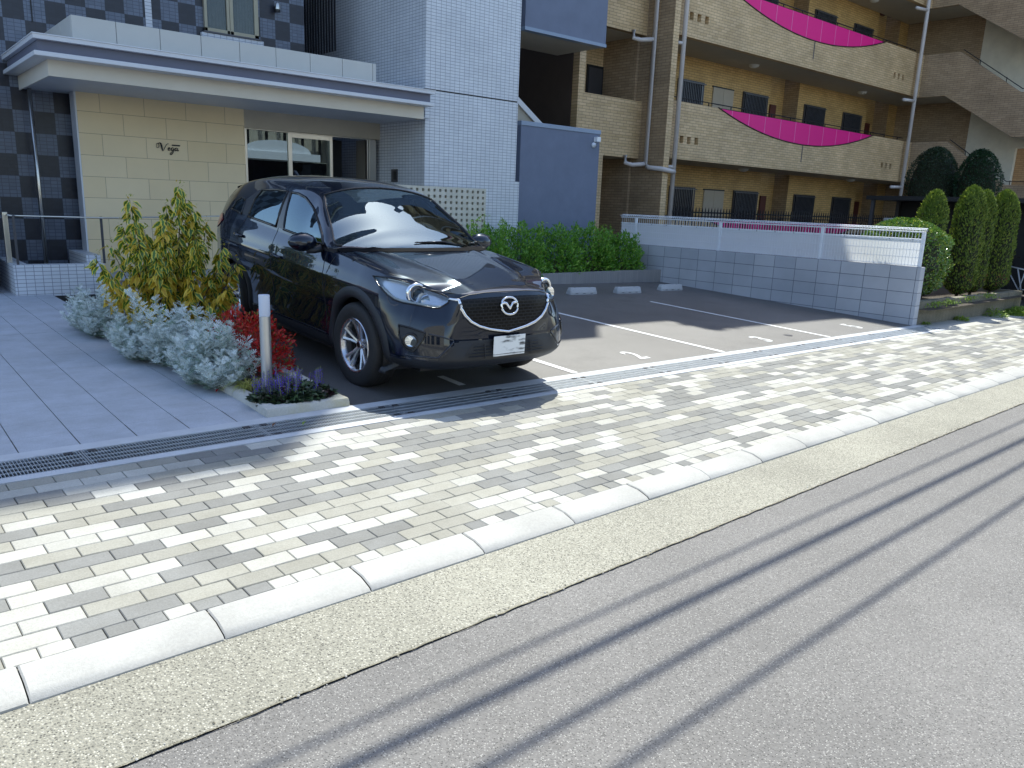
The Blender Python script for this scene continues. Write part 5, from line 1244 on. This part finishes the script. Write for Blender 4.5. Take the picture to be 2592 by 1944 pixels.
# ================================================================== PLANTS
def leaf_mat(name, c0, c1, edge=None, rough=.5, trans=.25, var=6., elo=.62, coat=0, third=None):
    m, n, l, b = new_mat(name); p = pos_node(n)
    f = noise(n, l, p, var*6, 3, .7); col = ramp(n, l, f, [(.32, c0), (.68, c1)])
    if third: col = mixc(n, l, ramp(n, l, noise(n, l, p, var, 3), [(.5, (0,)*3), (.62, (1,)*3)]), col, third)
    if edge:
        uv = n.new('ShaderNodeUVMap'); s = n.new('ShaderNodeSeparateXYZ'); l.new(uv.outputs[0], s.inputs[0])
        d = math_(n, l, 'MULTIPLY', math_(n, l, 'ABSOLUTE', math_(n, l, 'SUBTRACT', s.outputs[0], .5)), 2.0)
        d = math_(n, l, 'ADD', d, math_(n, l, 'MULTIPLY', math_(n, l, 'SUBTRACT', noise(n, l, p, 45, 2), .5), .7))
        col = mixc(n, l, ramp(n, l, d, [(elo-.08, (0,)*3), (elo+.08, (1,)*3)]), col, edge)
    l.new(col, b.inputs['Base Color']); b.inputs['Roughness'].default_value = rough
    if coat: b.inputs['Coat Weight'].default_value = coat; b.inputs['Coat Roughness'].default_value = .12
    if trans:
        t = n.new('ShaderNodeBsdfTranslucent'); l.new(col, t.inputs[0]); mx = n.new('ShaderNodeMixShader'); mx.inputs[0].default_value = trans
        l.new(b.outputs[0], mx.inputs[1]); l.new(t.outputs[0], mx.inputs[2]); l.new(mx.outputs[0], n['Material Output'].inputs[0])
    return m
def leaf_t(wid=.34, rows=4, fold=.12, droop=.25):
    ts = np.linspace(0, 1, rows); V = []; UV = []
    for t in ts:
        w = wid*.5*math.sin(math.pi*min(1, max(.03, t**.8)))*1.0 if t < 1 else .004
        z = -droop*t*t
        for a in (-1, 0, 1): V.append((a*w, t, z + abs(a)*fold*w*2)); UV.append((.5+.5*a, t))
    F = []
    for i in range(rows-1):
        for j in range(2): F.append((3*i+j, 3*i+j+1, 3*i+4+j, 3*i+3+j))
    return np.array(V), np.array(F), np.array(UV)
def diamond_t(wid=.5, droop=.1):
    V = np.array([(0, 0, 0), (-wid/2, .45, -droop*.2), (0, 1, -droop), (wid/2, .45, -droop*.2)]); return V, np.array([(0, 1, 2, 3)]), np.array([(.5, 0), (0, .5), (.5, 1), (1, .5)])
def lobed_t():
    V = [(-.03, 0, 0), (.03, 0, 0), (.035, 1, -.18), (-.035, 1, -.18)]; F = [(0, 1, 2, 3)]
    for t, ln in ((.28, .26), (.5, .34), (.72, .32)):
        for s in (-1, 1):
            b0 = len(V); V += [(s*.02, t-.04, -.18*t*t), (s*(ln), t+.12, -.14*t*t), (s*ln*.90, t+.22, -.14*t*t), (s*.02, t+.06, -.18*t*t)]; F.append((b0, b0+1, b0+2, b0+3))
    b0 = len(V); V += [(-.05, .9, -.15), (.05, .9, -.15), (.13, 1.12, -.2), (-.13, 1.12, -.2)]; F.append((b0, b0+1, b0+2, b0+3))
    V = np.array(V, float); return V, np.array(F), np.stack([V[:, 0]+.5, V[:, 1]], 1)
def scatter(name, T, P, D, Nn, Sz, mats, parent=None, mi=None):
    V, F, UV = T; P = np.asarray(P, float); n = len(P); D = np.asarray(D, float); D /= np.linalg.norm(D, axis=1, keepdims=True)+1e-9
    X = np.cross(D, Nn); X /= np.linalg.norm(X, axis=1, keepdims=True)+1e-9; Z = np.cross(X, D)
    Sz = np.asarray(Sz, float).reshape(-1, 1, 1)
    W_ = P[:, None, :] + Sz*(V[None, :, 0:1]*X[:, None, :] + V[None, :, 1:2]*D[:, None, :] + V[None, :, 2:3]*Z[:, None, :])
    k = len(V); FF = (F[None] + (np.arange(n)*k)[:, None, None]).reshape(-1)
    uv = np.broadcast_to(UV[F.reshape(-1)][None], (n, F.size, 2)).reshape(-1)
    mm = None if mi is None else np.repeat(np.asarray(mi), len(F))
    return fast_mesh(name, W_.reshape(-1, 3), FF, F.shape[1], mats, parent, mi=mm, uv=uv)
def unit(n):
    v = NR.normal(size=(n, 3)); return v/np.linalg.norm(v, axis=1, keepdims=True)
M['stem'] = mat('brown stem', (.10,.07,.04), .8); M['stem_g'] = mat('green stem', (.16,.20,.07), .7); M['stem_s'] = mat('silver stem', (.42,.47,.42), .8)
# planter
PZ = lambda x, y: -1.425 if y > 6 else gz(x, max(y, 4.7))*.5 + -1.425*.5
b = MB(); xa, xb, yf, yb_ = 1.955, 2.575, 4.765, 10.1
def kerbrun(pts, w=.10, h=.058):
    # rounded kerb along a polyline, outer side on the left
    b = MB(); n = 7; prof = [(0, -.06), (0, h*.55), (w*.10, h*.88), (w*.30, h), (w*.75, h), (w*.97, h*.85), (w, -.06)]
    for a, c in zip(pts[:-1], pts[1:]):
        a = Vector(a); c = Vector(c); L = (c-a).length; d = (c-a).normalized(); nn = Vector((d.y, -d.x, 0)).normalized()*-1
        k = max(1, round(L/.6)); 
        for i in range(k):
            p, q = a.lerp(c, i/k) + d*.003, a.lerp(c, (i+1)/k) - d*.003
            vs = []
            for e, s in ((p, -.006), (p+d*.012, 0), (q-d*.012, 0), (q, -.006)): vs += [tuple(e + nn*o + Vector((0, 0, z+(s if z > 0 else 0)))) for o, z in prof]
            b.add(vs, [(7*s+j, 7*s+j+1, 7*s+8+j, 7*s+7+j) for s in range(3) for j in range(6)] + [tuple(range(7)), tuple(reversed(range(21, 28)))])
    return b
kz = lambda x, y: (x, y, -1.437 if x < 2.3 else min(-1.38, gz(x, y)))
b = kerbrun([kz(xa+.03, 10.1), kz(xa, 4.80)]); b2 = kerbrun([(xa, 4.765, -1.437), (xb, 4.79, -1.446)]); b3 = kerbrun([(xb, 4.80, -1.446), (xb, 7.0, gz(xb, 7.0)), (xb, 10.1, gz(xb, 10.1))])
for q in (b2, b3): b.add(q.v, q.f)
o = b.build('planter_kerb', M['plkerb'], angle=40); tag(o, 'low pale rounded kerb of the narrow planting strip left of the car, algae stained at its front', 'planter')
b = MB(); n = 12; vs = []
for i in range(n+1):
    y = 4.80 + (10.1-4.80)*i/n; vs += [(xa+.06, y, -1.405), (2.26, y, -1.385 + .02*math.sin(i)), (xb-.06, y, max(-1.41, gz(xb, y)-.02))]
b.add(vs, [(3*i+j, 3*i+j+1, 3*i+4+j, 3*i+3+j) for i in range(n) for j in range(2)]); o = b.build('planter_soil', M['soil'], smooth=True); o['kind'] = 'structure'
b = MB(); b.box(xb+.10, 4.73, -1.9, 2.72, 10.2, -1.5); 
# bollard light
BL = empty('bollard_light', (2.178, 5.285, -1.41), 'slim aluminium bollard light with frosted top standing in the flower strip', 'bollard')
b = MB(); b.lathe([(.0385, -.02), (.0385, .56)], (2.178, 5.285, -1.41), n=28); b.lathe([(.0385,.56),(.036,.565)], (2.178, 5.285, -1.41), n=28); b.build('post', mat('satin aluminium', (.60,.60,.58), .35, .8, var=.03), BL, smooth=True)
b = MB(); b.lathe([(.0375, .565), (.0385, .575), (.0385, .708), (.037, .712), (0, .712)], (2.178, 5.285, -1.41), n=28); b.build('frosted_top', mat('frosted acrylic', (.62,.66,.74), .4, var=.02), BL, smooth=True, angle=50)
b = MB(); b.lathe([(0, .01), (.055, .01), (.06, 0)], (2.178, 5.285, -1.405), n=24); b.build('base_plate', M['steel'], BL)
# variegated shrub
VS = empty('variegated_shrub', (2.22, 7.5, -1.41), 'tall yellow edged green shrub left of the car, the tallest plant of the strip', 'shrub')
cent = np.array([2.22, 7.5, -1.40]); Y0 = 7.5
tips = [(2.33,7.5,.03),(2.24,7.6,-.14),(2.43,7.4,-.18),(1.87,7.35,-.10),(1.84,7.55,-.32),(1.98,7.7,-.30),(2.12,7.3,-.28),(2.56,7.5,-.30),(2.52,7.7,-.36),(1.60,7.5,-.60),(1.66,7.3,-.74),(2.80,7.42,-.66),(2.72,7.6,-.72),(2.62,7.25,-.50),(2.35,7.15,-.42),(2.0,7.15,-.50),(1.80,7.8,-.52),(2.2,7.9,-.45),(2.45,7.9,-.52),(1.75,7.1,-.82),(2.55,7.0,-.85),(2.25,6.95,-.80),(2.05,7.95,-.7),(2.66,7.85,-.8),(1.9,6.95,-.95),(2.4,7.05,-1.0),(2.1,7.2,-.25),(2.4,7.55,-.08),(2.0,7.45,-.36),(1.7,7.6,-.88),(2.7,7.3,-.95)]
P_, D_, Sz = [], [], []; sb = MB()
for tp in tips:
    tp = np.array(tp); mid = cent*.45 + tp*.55 + np.array([(tp[0]-cent[0])*.22, 0, -.05]); pts = []
    for t in np.linspace(0, 1, 9): pts.append((1-t)**2*(cent+[NR.normal()*.03, NR.normal()*.03, 0]) + 2*t*(1-t)*mid + t*t*tp)
    pts = np.array(pts); sb.tube([tuple(p) for p in pts], [.009-.0009*i for i in range(9)], 5)
    L = np.linalg.norm(tp-cent); nl = int(92*L)
    for k in range(nl):
        t = .22 + .78*(k/nl)**.85; q = pts[min(7, int(t*8))]*(1-(t*8 % 1)) + pts[min(8, int(t*8)+1)]*(t*8 % 1)
        a = NR.rand()*2*math.pi; out = np.array([math.cos(a), math.sin(a), .15]); r = .015 + .05*NR.rand()*(1.25-t)
        P_.append(q + out*r); D_.append(out*.75 + np.array([0, 0, -.55-.5*NR.rand()]) + NR.normal(size=3)*.2); Sz.append(.062+.050*NR.rand())
    for k in range(6): # red brown young tips
        P_.append(tp + NR.normal(size=3)*.015 + [0, 0, .01*k]); D_.append(NR.normal(size=3)*.5 + [0, 0, .7]); Sz.append(.02+.015*NR.rand())
P_ = np.array(P_); Nn = np.tile([0, 0, 1.], (len(P_), 1)) + NR.normal(size=(len(P_), 3))*.45
vm = leaf_mat('variegated leaf', (.05,.13,.02), (.13,.26,.035), (.78,.64,.07), elo=.60, rough=.42, coat=.2, var=3); vm2 = leaf_mat('yellow bronze leaf', (.66,.46,.04), (.50,.30,.03), (.74,.56,.06), elo=.5)
low = ((P_[:, 2] < -.75) & (NR.rand(len(P_)) < .5)) | (NR.rand(len(P_)) < .16)
sb.build('branches', M['stem'], VS, smooth=True)
scatter('leaves', leaf_t(.46, 4, .15, .30), P_, D_, Nn, Sz, [vm, vm2], VS, mi=low.astype(int))
# silver plants
sm = leaf_mat('silver felted leaf', (.56,.65,.62), (.80,.86,.84), rough=.85, trans=.12, var=8)
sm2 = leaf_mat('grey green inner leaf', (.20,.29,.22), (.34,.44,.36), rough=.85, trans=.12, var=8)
def silver(name_l, c, rx, ry, h, nst, lean, extra=()):
    R0 = empty('silver_ragwort', (c[0], c[1], c[2]), name_l, 'silver plant', 'silver leaved plants in the strip')
    P_, D_, Sz, MI = [], [], [], []; sb = MB()
    for k in range(nst + len(extra)):
        if k < nst:
            a = NR.rand()*2*math.pi; r = math.sqrt(NR.rand()); tip = np.array([c[0]+rx*r*math.cos(a)*1.05+lean[0], c[1]+ry*r*math.sin(a)*1.05+lean[1], c[2]+h*(1-.55*r*r)*(.50+.62*NR.rand())]); base = np.array([c[0]+rx*.35*r*math.cos(a), c[1]+ry*.4*r*math.sin(a), c[2]])
        else: tip = np.array(extra[k-nst]); base = np.array(c, float)
        pts = [base*(1-t)+tip*t+np.array([0, 0, -.05*math.sin(math.pi*t)]) for t in np.linspace(0, 1, 6)]; sb.tube([tuple(p) for p in pts], [.004,.004,.0035,.003,.003,.002], 4)
        L = np.linalg.norm(tip-base); nl = int(14 + 84*L)
        for i in range(nl):
            t = .18+.82*(i/nl); q = pts[min(4, int(t*5))]*(1-(t*5 % 1))+pts[min(5, int(t*5)+1)]*(t*5 % 1)
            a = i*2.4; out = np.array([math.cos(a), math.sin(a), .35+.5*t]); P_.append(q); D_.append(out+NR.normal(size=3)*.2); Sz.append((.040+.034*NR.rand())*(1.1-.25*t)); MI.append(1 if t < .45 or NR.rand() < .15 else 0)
    P_ = np.array(P_); Nn = np.tile([0, 0, 1.], (len(P_), 1)) + NR.normal(size=(len(P_), 3))*.4
    sb.build('stems', M['stem_s'], R0, smooth=True); scatter('leaves', lobed_t(), P_, D_, Nn, Sz, [sm, sm2], R0, mi=MI)
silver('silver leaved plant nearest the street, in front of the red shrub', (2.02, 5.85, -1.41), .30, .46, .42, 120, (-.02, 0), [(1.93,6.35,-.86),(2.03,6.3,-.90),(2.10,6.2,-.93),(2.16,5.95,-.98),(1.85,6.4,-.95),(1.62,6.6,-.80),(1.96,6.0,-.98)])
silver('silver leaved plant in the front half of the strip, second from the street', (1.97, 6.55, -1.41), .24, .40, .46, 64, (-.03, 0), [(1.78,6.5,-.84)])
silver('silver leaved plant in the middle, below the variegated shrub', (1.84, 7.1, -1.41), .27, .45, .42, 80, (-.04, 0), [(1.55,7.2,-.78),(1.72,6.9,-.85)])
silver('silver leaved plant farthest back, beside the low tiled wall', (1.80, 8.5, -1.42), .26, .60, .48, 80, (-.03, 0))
# red shrub
rm = leaf_mat('crimson leaf', (.34,.010,.012), (.70,.03,.025), rough=.45, trans=.3, var=5, third=(.50,.07,.02)); rg = leaf_mat('olive green leaf', (.10,.12,.03), (.30,.26,.06), trans=.2)
def bush(name, lab, cat, c, rx, ry, h, n, T, s0, s1, mats, mi_p=.12, stemmat='stem', up=.3, shell=.35, group=None, lumps=None, zmin=.04):
    R0 = empty(name, c, lab, cat, group); u = unit(n); u[:, 2] = np.abs(u[:, 2]); r = (shell + (1-shell)*NR.rand(n)**.45)[:, None]
    lp = 1 + .16*np.sin(u[:, :1]*9+c[0]*7)*np.cos(u[:, 1:2]*8+c[1]*3) + .08*np.sin(u[:, 2:]*17)
    P_ = u*r*lp*np.array([rx, ry, h]) + np.array(c) + [0, 0, zmin]
    D_ = u + NR.normal(size=(n, 3))*.55 + [0, 0, up]; Nn = u + NR.normal(size=(n, 3))*.6 + [0, 0, .5]
    sb = MB()
    for k in range(26):
        tp = P_[k*7 % n]; sb.tube([tuple(np.array(c)+NR.normal(size=3)*[.3*rx, .3*ry, 0]), tuple((tp+np.array(c))/2+[0, 0, .05*h]), tuple(tp)], [.006, .004, .002], 4)
    sb.build('stems', M[stemmat], R0); scatter('leaves', T, P_, D_, Nn, s0+(s1-s0)*NR.rand(n), mats, R0, mi=(NR.rand(n) < mi_p).astype(int)); return R0
bush('red_nandina', 'bushy crimson leaved shrub between the bollard and the car', 'shrub', (2.38, 6.15, -1.41), .31, .56, .44, 3400, leaf_t(.42, 3, .1, .2), .028, .048, [rm, rg], .10)
# grass tuft
GT = empty('grass_tuft', (2.10, 5.42, -1.41), 'tuft of long yellow green striped grass left of the bollard foot', 'grass')
gm = leaf_mat('yellow green blade', (.22,.26,.04), (.52,.52,.14), rough=.5, trans=.25, var=10); b = MB()
for k in range(150):
    a = NR.rand()*2*math.pi; L = .12+.13*NR.rand(); x, y = 2.10+NR.normal()*.025, 5.42+NR.normal()*.03; w = .0025; pts = []
    for t in np.linspace(0, 1, 6): pts.append((x+math.cos(a)*L*t*.9, y+math.sin(a)*L*t*.9, -1.40+L*(1.05*t-.95*t*t)))
    sx, sy = -math.sin(a)*w, math.cos(a)*w; vs = []
    for i, p in enumerate(pts): q = 1-.85*(i/5)**2; vs += [(p[0]+sx*q, p[1]+sy*q, p[2]), (p[0]-sx*q, p[1]-sy*q, p[2])]
    b.add(vs, [(2*i, 2*i+1, 2*i+3, 2*i+2) for i in range(5)])
b.build('blades', gm, GT)
# bugle: dark leaves, purple flower spikes
BG = empty('bugle_plant', (2.24, 5.02, -1.41), 'low dark leaved plant with purple flower spikes in the front end of the strip', 'flowering plant')
n = 1900; a = NR.rand(n)*2*math.pi; r = np.sqrt(NR.rand(n)); P_ = np.stack([2.255+.30*r*np.cos(a), 5.03+.20*r*np.sin(a), -1.39+.085*(1-r**3)*(.3+.7*NR.rand(n))], 1)
D_ = np.stack([np.cos(a)+NR.normal(size=n)*.6, np.sin(a)+NR.normal(size=n)*.6, .25+NR.normal(size=n)*.3], 1); dm = leaf_mat('dark green bronze leaf', (.018,.035,.022), (.05,.085,.04), rough=.35, coat=.3, third=(.05,.02,.03), trans=.1); dm2 = leaf_mat('mid green leaf', (.05,.10,.04), (.10,.17,.07), trans=.15)
scatter('leaves', leaf_t(.62, 3, .1, .2), P_, D_, np.tile([0, 0, 1.], (n, 1))+NR.normal(size=(n, 3))*.35, .030+.024*NR.rand(n), [dm, dm2], BG, mi=(NR.rand(n) < .25).astype(int))
pu = leaf_mat('violet flower', (.08,.04,.40), (.18,.10,.65), trans=.2); P_, D_ = [], []
sb = MB()
for k in range(46):
    a = NR.rand()*2*math.pi; r = math.sqrt(NR.rand()); x, y = 2.25+.27*r*math.cos(a), 5.05+.17*r*math.sin(a); H = .075+.075*NR.rand(); lx, ly = NR.normal()*.012, NR.normal()*.012
    sb.tube([(x, y, -1.38), (x+lx, y+ly, -1.33+H)], [.003, .002], 4)
    for i in range(34): t = i/34; z = -1.345 + H*t; aa = i*2.4; P_.append((x+lx*t+.004*math.cos(aa), y+ly*t+.004*math.sin(aa), z)); D_.append((math.cos(aa), math.sin(aa), .5))
sb.build('flower_stems', M['stem_g'], BG); P_ = np.array(P_); scatter('flowers', diamond_t(.7, .1), P_, D_, np.tile([0, 0, 1.], (len(P_), 1))+NR.normal(size=(len(P_), 3))*.3, .011+.006*NR.rand(len(P_)), [pu], BG)
# green shrubs behind the car park
hm = leaf_mat('fresh green leaf', (.07,.20,.018), (.20,.44,.04), rough=.45, trans=.35, coat=.15, var=3); hm2 = leaf_mat('yellow green young leaf', (.24,.46,.05), (.42,.60,.09), trans=.35)
spec = [(8.35,10.62,.50,.50,.80,'leafy green shrub nearest the perforated screen, partly behind the car roof line'),(9.15,10.70,.60,.58,.86,'leafy green shrub in front of the tower corner'),(10.05,10.72,.62,.60,.83,'leafy green shrub in front of the blue grey wall, left half'),(10.95,10.72,.62,.58,.86,'leafy green shrub in front of the blue grey wall, right half'),(11.75,10.66,.52,.52,.72,'leafy green shrub at the right end, against the block wall')]
for (x, y, rx_, ry_, h, lab) in spec:
    bush('green_shrub', lab, 'shrub', (x, y, -1.27), rx_, ry_, h, 3400, leaf_t(.44, 3, .12, .25), .045, .080, [hm, hm2], .13, up=.5, shell=.45, group='green shrubs behind the wheel stops')
tall = [(8.28,10.6,-.22),(8.72,10.65,-.26),(8.05,10.6,-.30),(12.0,10.45,-.52),(9.6,10.6,-.33),(11.2,10.6,-.36)]
for k, (x, y, z) in enumerate(tall):
    n = 46; t = NR.rand(n); P_ = np.stack([x+NR.normal(size=n)*.035, y+NR.normal(size=n)*.035, z-.34*t], 1)
    R0 = empty('shrub_shoot', (x, y, -1.2), ['pale leafy shoot rising beside the perforated screen', 'pale leafy shoot rising in front of the tower right edge', 'short leafy shoot against the perforated screen edge', 'leafy shoot above the right end of the shrubs, against the white panel', 'short leafy shoot in front of the tower base', 'short leafy shoot in front of the blue grey wall'][k], 'shoot')
    scatter('leaves', leaf_t(.5, 3, .12, .25), P_, NR.normal(size=(n, 3))+[0, 0, .4], np.tile([0, 0, 1.], (n, 1))+NR.normal(size=(n, 3))*.4, .04+.03*NR.rand(n), [hm2], R0); MB().tube([(x, y, -1.25), (x, y, z)], .005, 5).build('stem', M['stem_g'], R0)
# conifers and clipped bushes by the block wall
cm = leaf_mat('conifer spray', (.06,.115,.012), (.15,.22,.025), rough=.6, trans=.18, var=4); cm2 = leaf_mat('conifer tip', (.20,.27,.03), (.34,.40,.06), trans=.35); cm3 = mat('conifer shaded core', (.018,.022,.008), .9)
brn = leaf_mat('browned spray', (.14,.06,.025), (.22,.10,.04))
def topi(name, lab, cat, x, y, zb_, zt_, r, n, prof, T, s0, s1, mats, core, group=None, upw=1.0, mi_f=None, twist=0):
    R0 = empty(name, (x, y, zb_), lab, cat, group); H = zt_-zb_
    cb = MB(); ph = NR.rand()*6
    def rad(t, a): return r*prof(t)*(1+.05*np.sin(3*a+ph)+.045*np.sin(7*t*3+2*a)+.03*np.sin(19*t+5*a))
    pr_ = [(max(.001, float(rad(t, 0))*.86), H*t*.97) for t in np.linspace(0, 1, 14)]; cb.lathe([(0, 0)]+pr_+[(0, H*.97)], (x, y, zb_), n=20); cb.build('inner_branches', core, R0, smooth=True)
    t = NR.rand(n)**.9; t = np.where(NR.rand(n) < .34, 1-.30*NR.rand(n)**1.8, t); a = NR.rand(n)*2*math.pi; pr2 = np.array([prof(q) for q in t]); rr_ = r*pr2*(1+.05*np.sin(3*a+ph)+.045*np.sin(21*t+2*a)+.03*np.sin(19*t+5*a))*(.90+.13*NR.rand(n))
    dx, dy = np.cos(a), np.sin(a); P_ = np.stack([x+rr_*dx, y+rr_*dy, zb_+H*t*(.97+.03*NR.rand(n))], 1)
    D_ = np.stack([dx*.55, dy*.55, np.full(n, upw)], 1)+NR.normal(size=(n, 3))*.3; Nn = np.stack([dx, dy, np.full(n, .2)], 1)+NR.normal(size=(n, 3))*.35
    mi = (NR.rand(n) < .16).astype(int) if mi_f is None else mi_f(P_, n)
    scatter('foliage', T, P_, D_, Nn, s0+(s1-s0)*NR.rand(n), mats, R0, mi=mi)
    MB().tube([(x, y, zb_-.15), (x, y, zb_+.1)], .03, 8).build('trunk', M['stem'], R0); return R0
def cprof(t): return (min(1, (t/.10+.35)) if t < .07 else 1)*(1-.10*abs(t-.4))*(math.sqrt(max(0, 1-((t-.62)/.38)**2.6)) if t > .62 else 1)
con = [(14.70,5.95,.47,.24,'shortest clipped conifer, first behind the round bush'),(15.70,5.72,.585,.27,'tallest clipped conifer, first of the close group'),(16.50,5.78,.535,.23,'slim clipped conifer close right of the tallest one'),(17.35,5.72,.575,.27,'broad clipped conifer, second from the right end'),(18.05,5.88,.54,.22,'clipped conifer at the right end of the planter')]
for (x, y, zt_, r, lab) in con:
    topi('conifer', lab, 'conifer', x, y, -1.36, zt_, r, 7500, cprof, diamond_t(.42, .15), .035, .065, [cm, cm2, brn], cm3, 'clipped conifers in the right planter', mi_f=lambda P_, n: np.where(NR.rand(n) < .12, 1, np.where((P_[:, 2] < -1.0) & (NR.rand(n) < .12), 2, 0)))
rmx = leaf_mat('glossy small leaf', (.05,.13,.02), (.14,.27,.04), rough=.25, trans=.2, coat=.6, var=5)
def rprof(t): return max(.05, (1-abs(2*t-1)**2.8))**.5 if True else 0
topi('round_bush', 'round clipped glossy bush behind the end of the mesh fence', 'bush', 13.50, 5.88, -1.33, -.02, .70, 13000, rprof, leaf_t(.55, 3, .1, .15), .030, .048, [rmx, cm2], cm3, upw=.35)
dk = leaf_mat('dark evergreen leaf', (.012,.030,.012), (.028,.060,.020), rough=.5, trans=.1)
def dprof(t): return (1 if t < .72 else math.sqrt(max(0, 1-((t-.72)/.28)**2.2)))*(.90+.10*min(1, t*3))
topi('domed_evergreen', 'shaded domed evergreen in front of the stair wing, the left one', 'bush', 22.0, 9.05, -1.5, 1.82, .60, 13000, dprof, diamond_t(.6, .1), .03, .05, [dk], cm3, 'domed evergreens before the stair wing', upw=.25, mi_f=lambda P_, n: np.zeros(n, int))
topi('domed_evergreen', 'darker domed evergreen in front of the stair wing, the right one', 'bush', 22.0, 7.98, -1.5, 1.74, .50, 12000, dprof, diamond_t(.6, .1), .03, .05, [leaf_mat('deep green leaf', (.006,.030,.008), (.014,.062,.016), rough=.5, trans=.1)], cm3, 'domed evergreens before the stair wing', upw=.25, mi_f=lambda P_, n: np.zeros(n, int))
# weeds on the pavement edge
wm = leaf_mat('bright weed leaf', (.14,.26,.03), (.32,.44,.06), trans=.3)
for k, (u, v, r, h, n, lab) in enumerate(((14.6,4.62,.10,.07,160,'small weed at the foot of the planter wall, nearest the block wall'),(16.2,4.60,.22,.16,420,'taller weed growing at the foot of the planter wall'),(17.6,4.50,.75,.12,2600,'broad mat of bright green weeds at the far end of the planter'),(13.2,4.66,.05,.03,50,'tiny weed in the joint beside the block wall end'))):
    c = st(u, v); R0 = empty('weed', c, lab, 'weed'); a = NR.rand(n)*2*math.pi; q = np.sqrt(NR.rand(n)); P_ = np.stack([c[0]+r*q*np.cos(a), c[1]+min(r, .28)*q*np.sin(a), c[2]+h*(1-q*q)*NR.rand(n)], 1)
    scatter('leaves', leaf_t(.4, 3, .1, .3), P_, np.stack([np.cos(a), np.sin(a), np.full(n, .8)], 1)+NR.normal(size=(n, 3))*.4, np.tile([0, 0, 1.], (n, 1))+NR.normal(size=(n, 3))*.3, .03+.04*NR.rand(n), [wm], R0)
gc = [(13.3,5.12),(13.9,5.15),(14.9,5.2),(15.9,5.25)]
for k, (x, y) in enumerate(gc):
    n = 120; R0 = empty('weed', (x, y, -1.38), ['pale ground weed under the round bush', 'pale ground weed between the round bush and the first conifer', 'ground weed under the tallest conifer', 'ground weed under the slim conifer'][k], 'weed'); P_ = np.stack([x+NR.normal(size=n)*.16, y+NR.normal(size=n)*.05, -1.37+.06*NR.rand(n)], 1)
    scatter('leaves', leaf_t(.5, 3, .1, .2), P_, NR.normal(size=(n, 3))+[0, 0, .3], np.tile([0, 0, 1.], (n, 1))+NR.normal(size=(n, 3))*.3, .03+.02*NR.rand(n), [wm], R0)
# fallen leaves
fl = [(1.90,4.55,'small red brown fallen leaf on the drain grating'),(2.08,4.50,'small green fallen leaf on the drain grating'),(1.90,5.55,'red fallen leaf on the tiles by the planter kerb')]
for k, (x, y, lab) in enumerate(fl):
    z = gz(x, y) + .010 if k < 2 else -1.425
    o = scatter('fallen_leaf', leaf_t(.5, 3, .3, .1), [(x, y, z)], [(.6, .5, .35)], np.array([[0, .3, 1.]]), [.05], [[brn, wm, rm][k]]); tag(o, lab, 'leaf')
# bicycle far right
BC = empty('bicycle', (20.3, 6.2, -1.75), 'silver bicycle in the shade under the shelter at the far right edge', 'bicycle')
bx, by, bz = 20.1, 5.75, gz(20.1, 5.75)-.03
for dx in (0, 1.05):
    b = MB(); b.tube([(bx+dx*.5+.33*math.cos(t)*.5, by+dx*.85+.33*math.cos(t)*.85, bz+.34+.33*math.sin(t)) for t in np.linspace(0, 2*math.pi, 25)], .018, 6); b.build('wheel', M['tyre'], BC, smooth=True)
P2 = lambda s, z: (bx+s*.5, by+s*.85, bz+z)
b = MB()
for pts in ([P2(0,.34),P2(.35,.30),P2(.55,.75)],[P2(0,.34),P2(.30,.80)],[P2(.30,.85),P2(.42,.28),P2(.88,.75)],[P2(.30,.75),P2(.86,.80)],[P2(.84,.95),P2(1.05,.34)]): b.tube(pts, .016, 6)
b.build('frame', M['whitepaint'], BC, smooth=True)
b = MB(); b.box(bx+.09, by+.17, bz+.86, bx+.22, by+.33, bz+.91); b.build('saddle', M['black'], BC, bevel=.015); b = MB(); b.tube([(bx+.22, by+.80, bz+1.0), (bx+.42, by+.71, bz+1.03), (bx+.62, by+.60, bz+1.0)], .013, 6); b.build('handlebar', M['steel_d'], BC, smooth=True)
b = MB(); b.box(bx+.50, by+.85, bz+.72, bx+.75, by+1.10, bz+.95); b.build('basket', M['steel_d'], BC, bevel=.01)

# grit gathered at the kerb foot and along the road joint
n = 1500; u = NR.rand(n)*13-1; k = NR.rand(n) < .6; v = np.where(k, 2.462-np.abs(NR.normal(size=n))*.008, 2.058+NR.normal(size=n)*.012); P_ = []
T_ = (np.array([(-.5,-.4,0),(.5,-.5,0),(.45,.5,0),(-.5,.4,0),(-.2,-.15,.5),(.25,-.2,.55),(.2,.2,.5),(-.2,.2,.45)]), np.array([(0,1,5,4),(1,2,6,5),(2,3,7,6),(3,0,4,7),(4,5,6,7)]), np.zeros((8, 2)))
P_ = np.array([st(a, b_, -.041 if kk else -.0405) for a, b_, kk in zip(u, v, k)])
a = NR.rand(n)*6.28; o = scatter('grit', T_, P_, np.stack([np.cos(a), np.sin(a), np.zeros(n)], 1), np.tile([0, 0, 1.], (n, 1)), .003+.006*NR.rand(n)**2, [M['mossy'], M['kerb']], mi=(NR.rand(n) < .4).astype(int)); tag(o, 'fine grit gathered at the foot of the kerb and along the road edge', 'grit', kind='stuff')
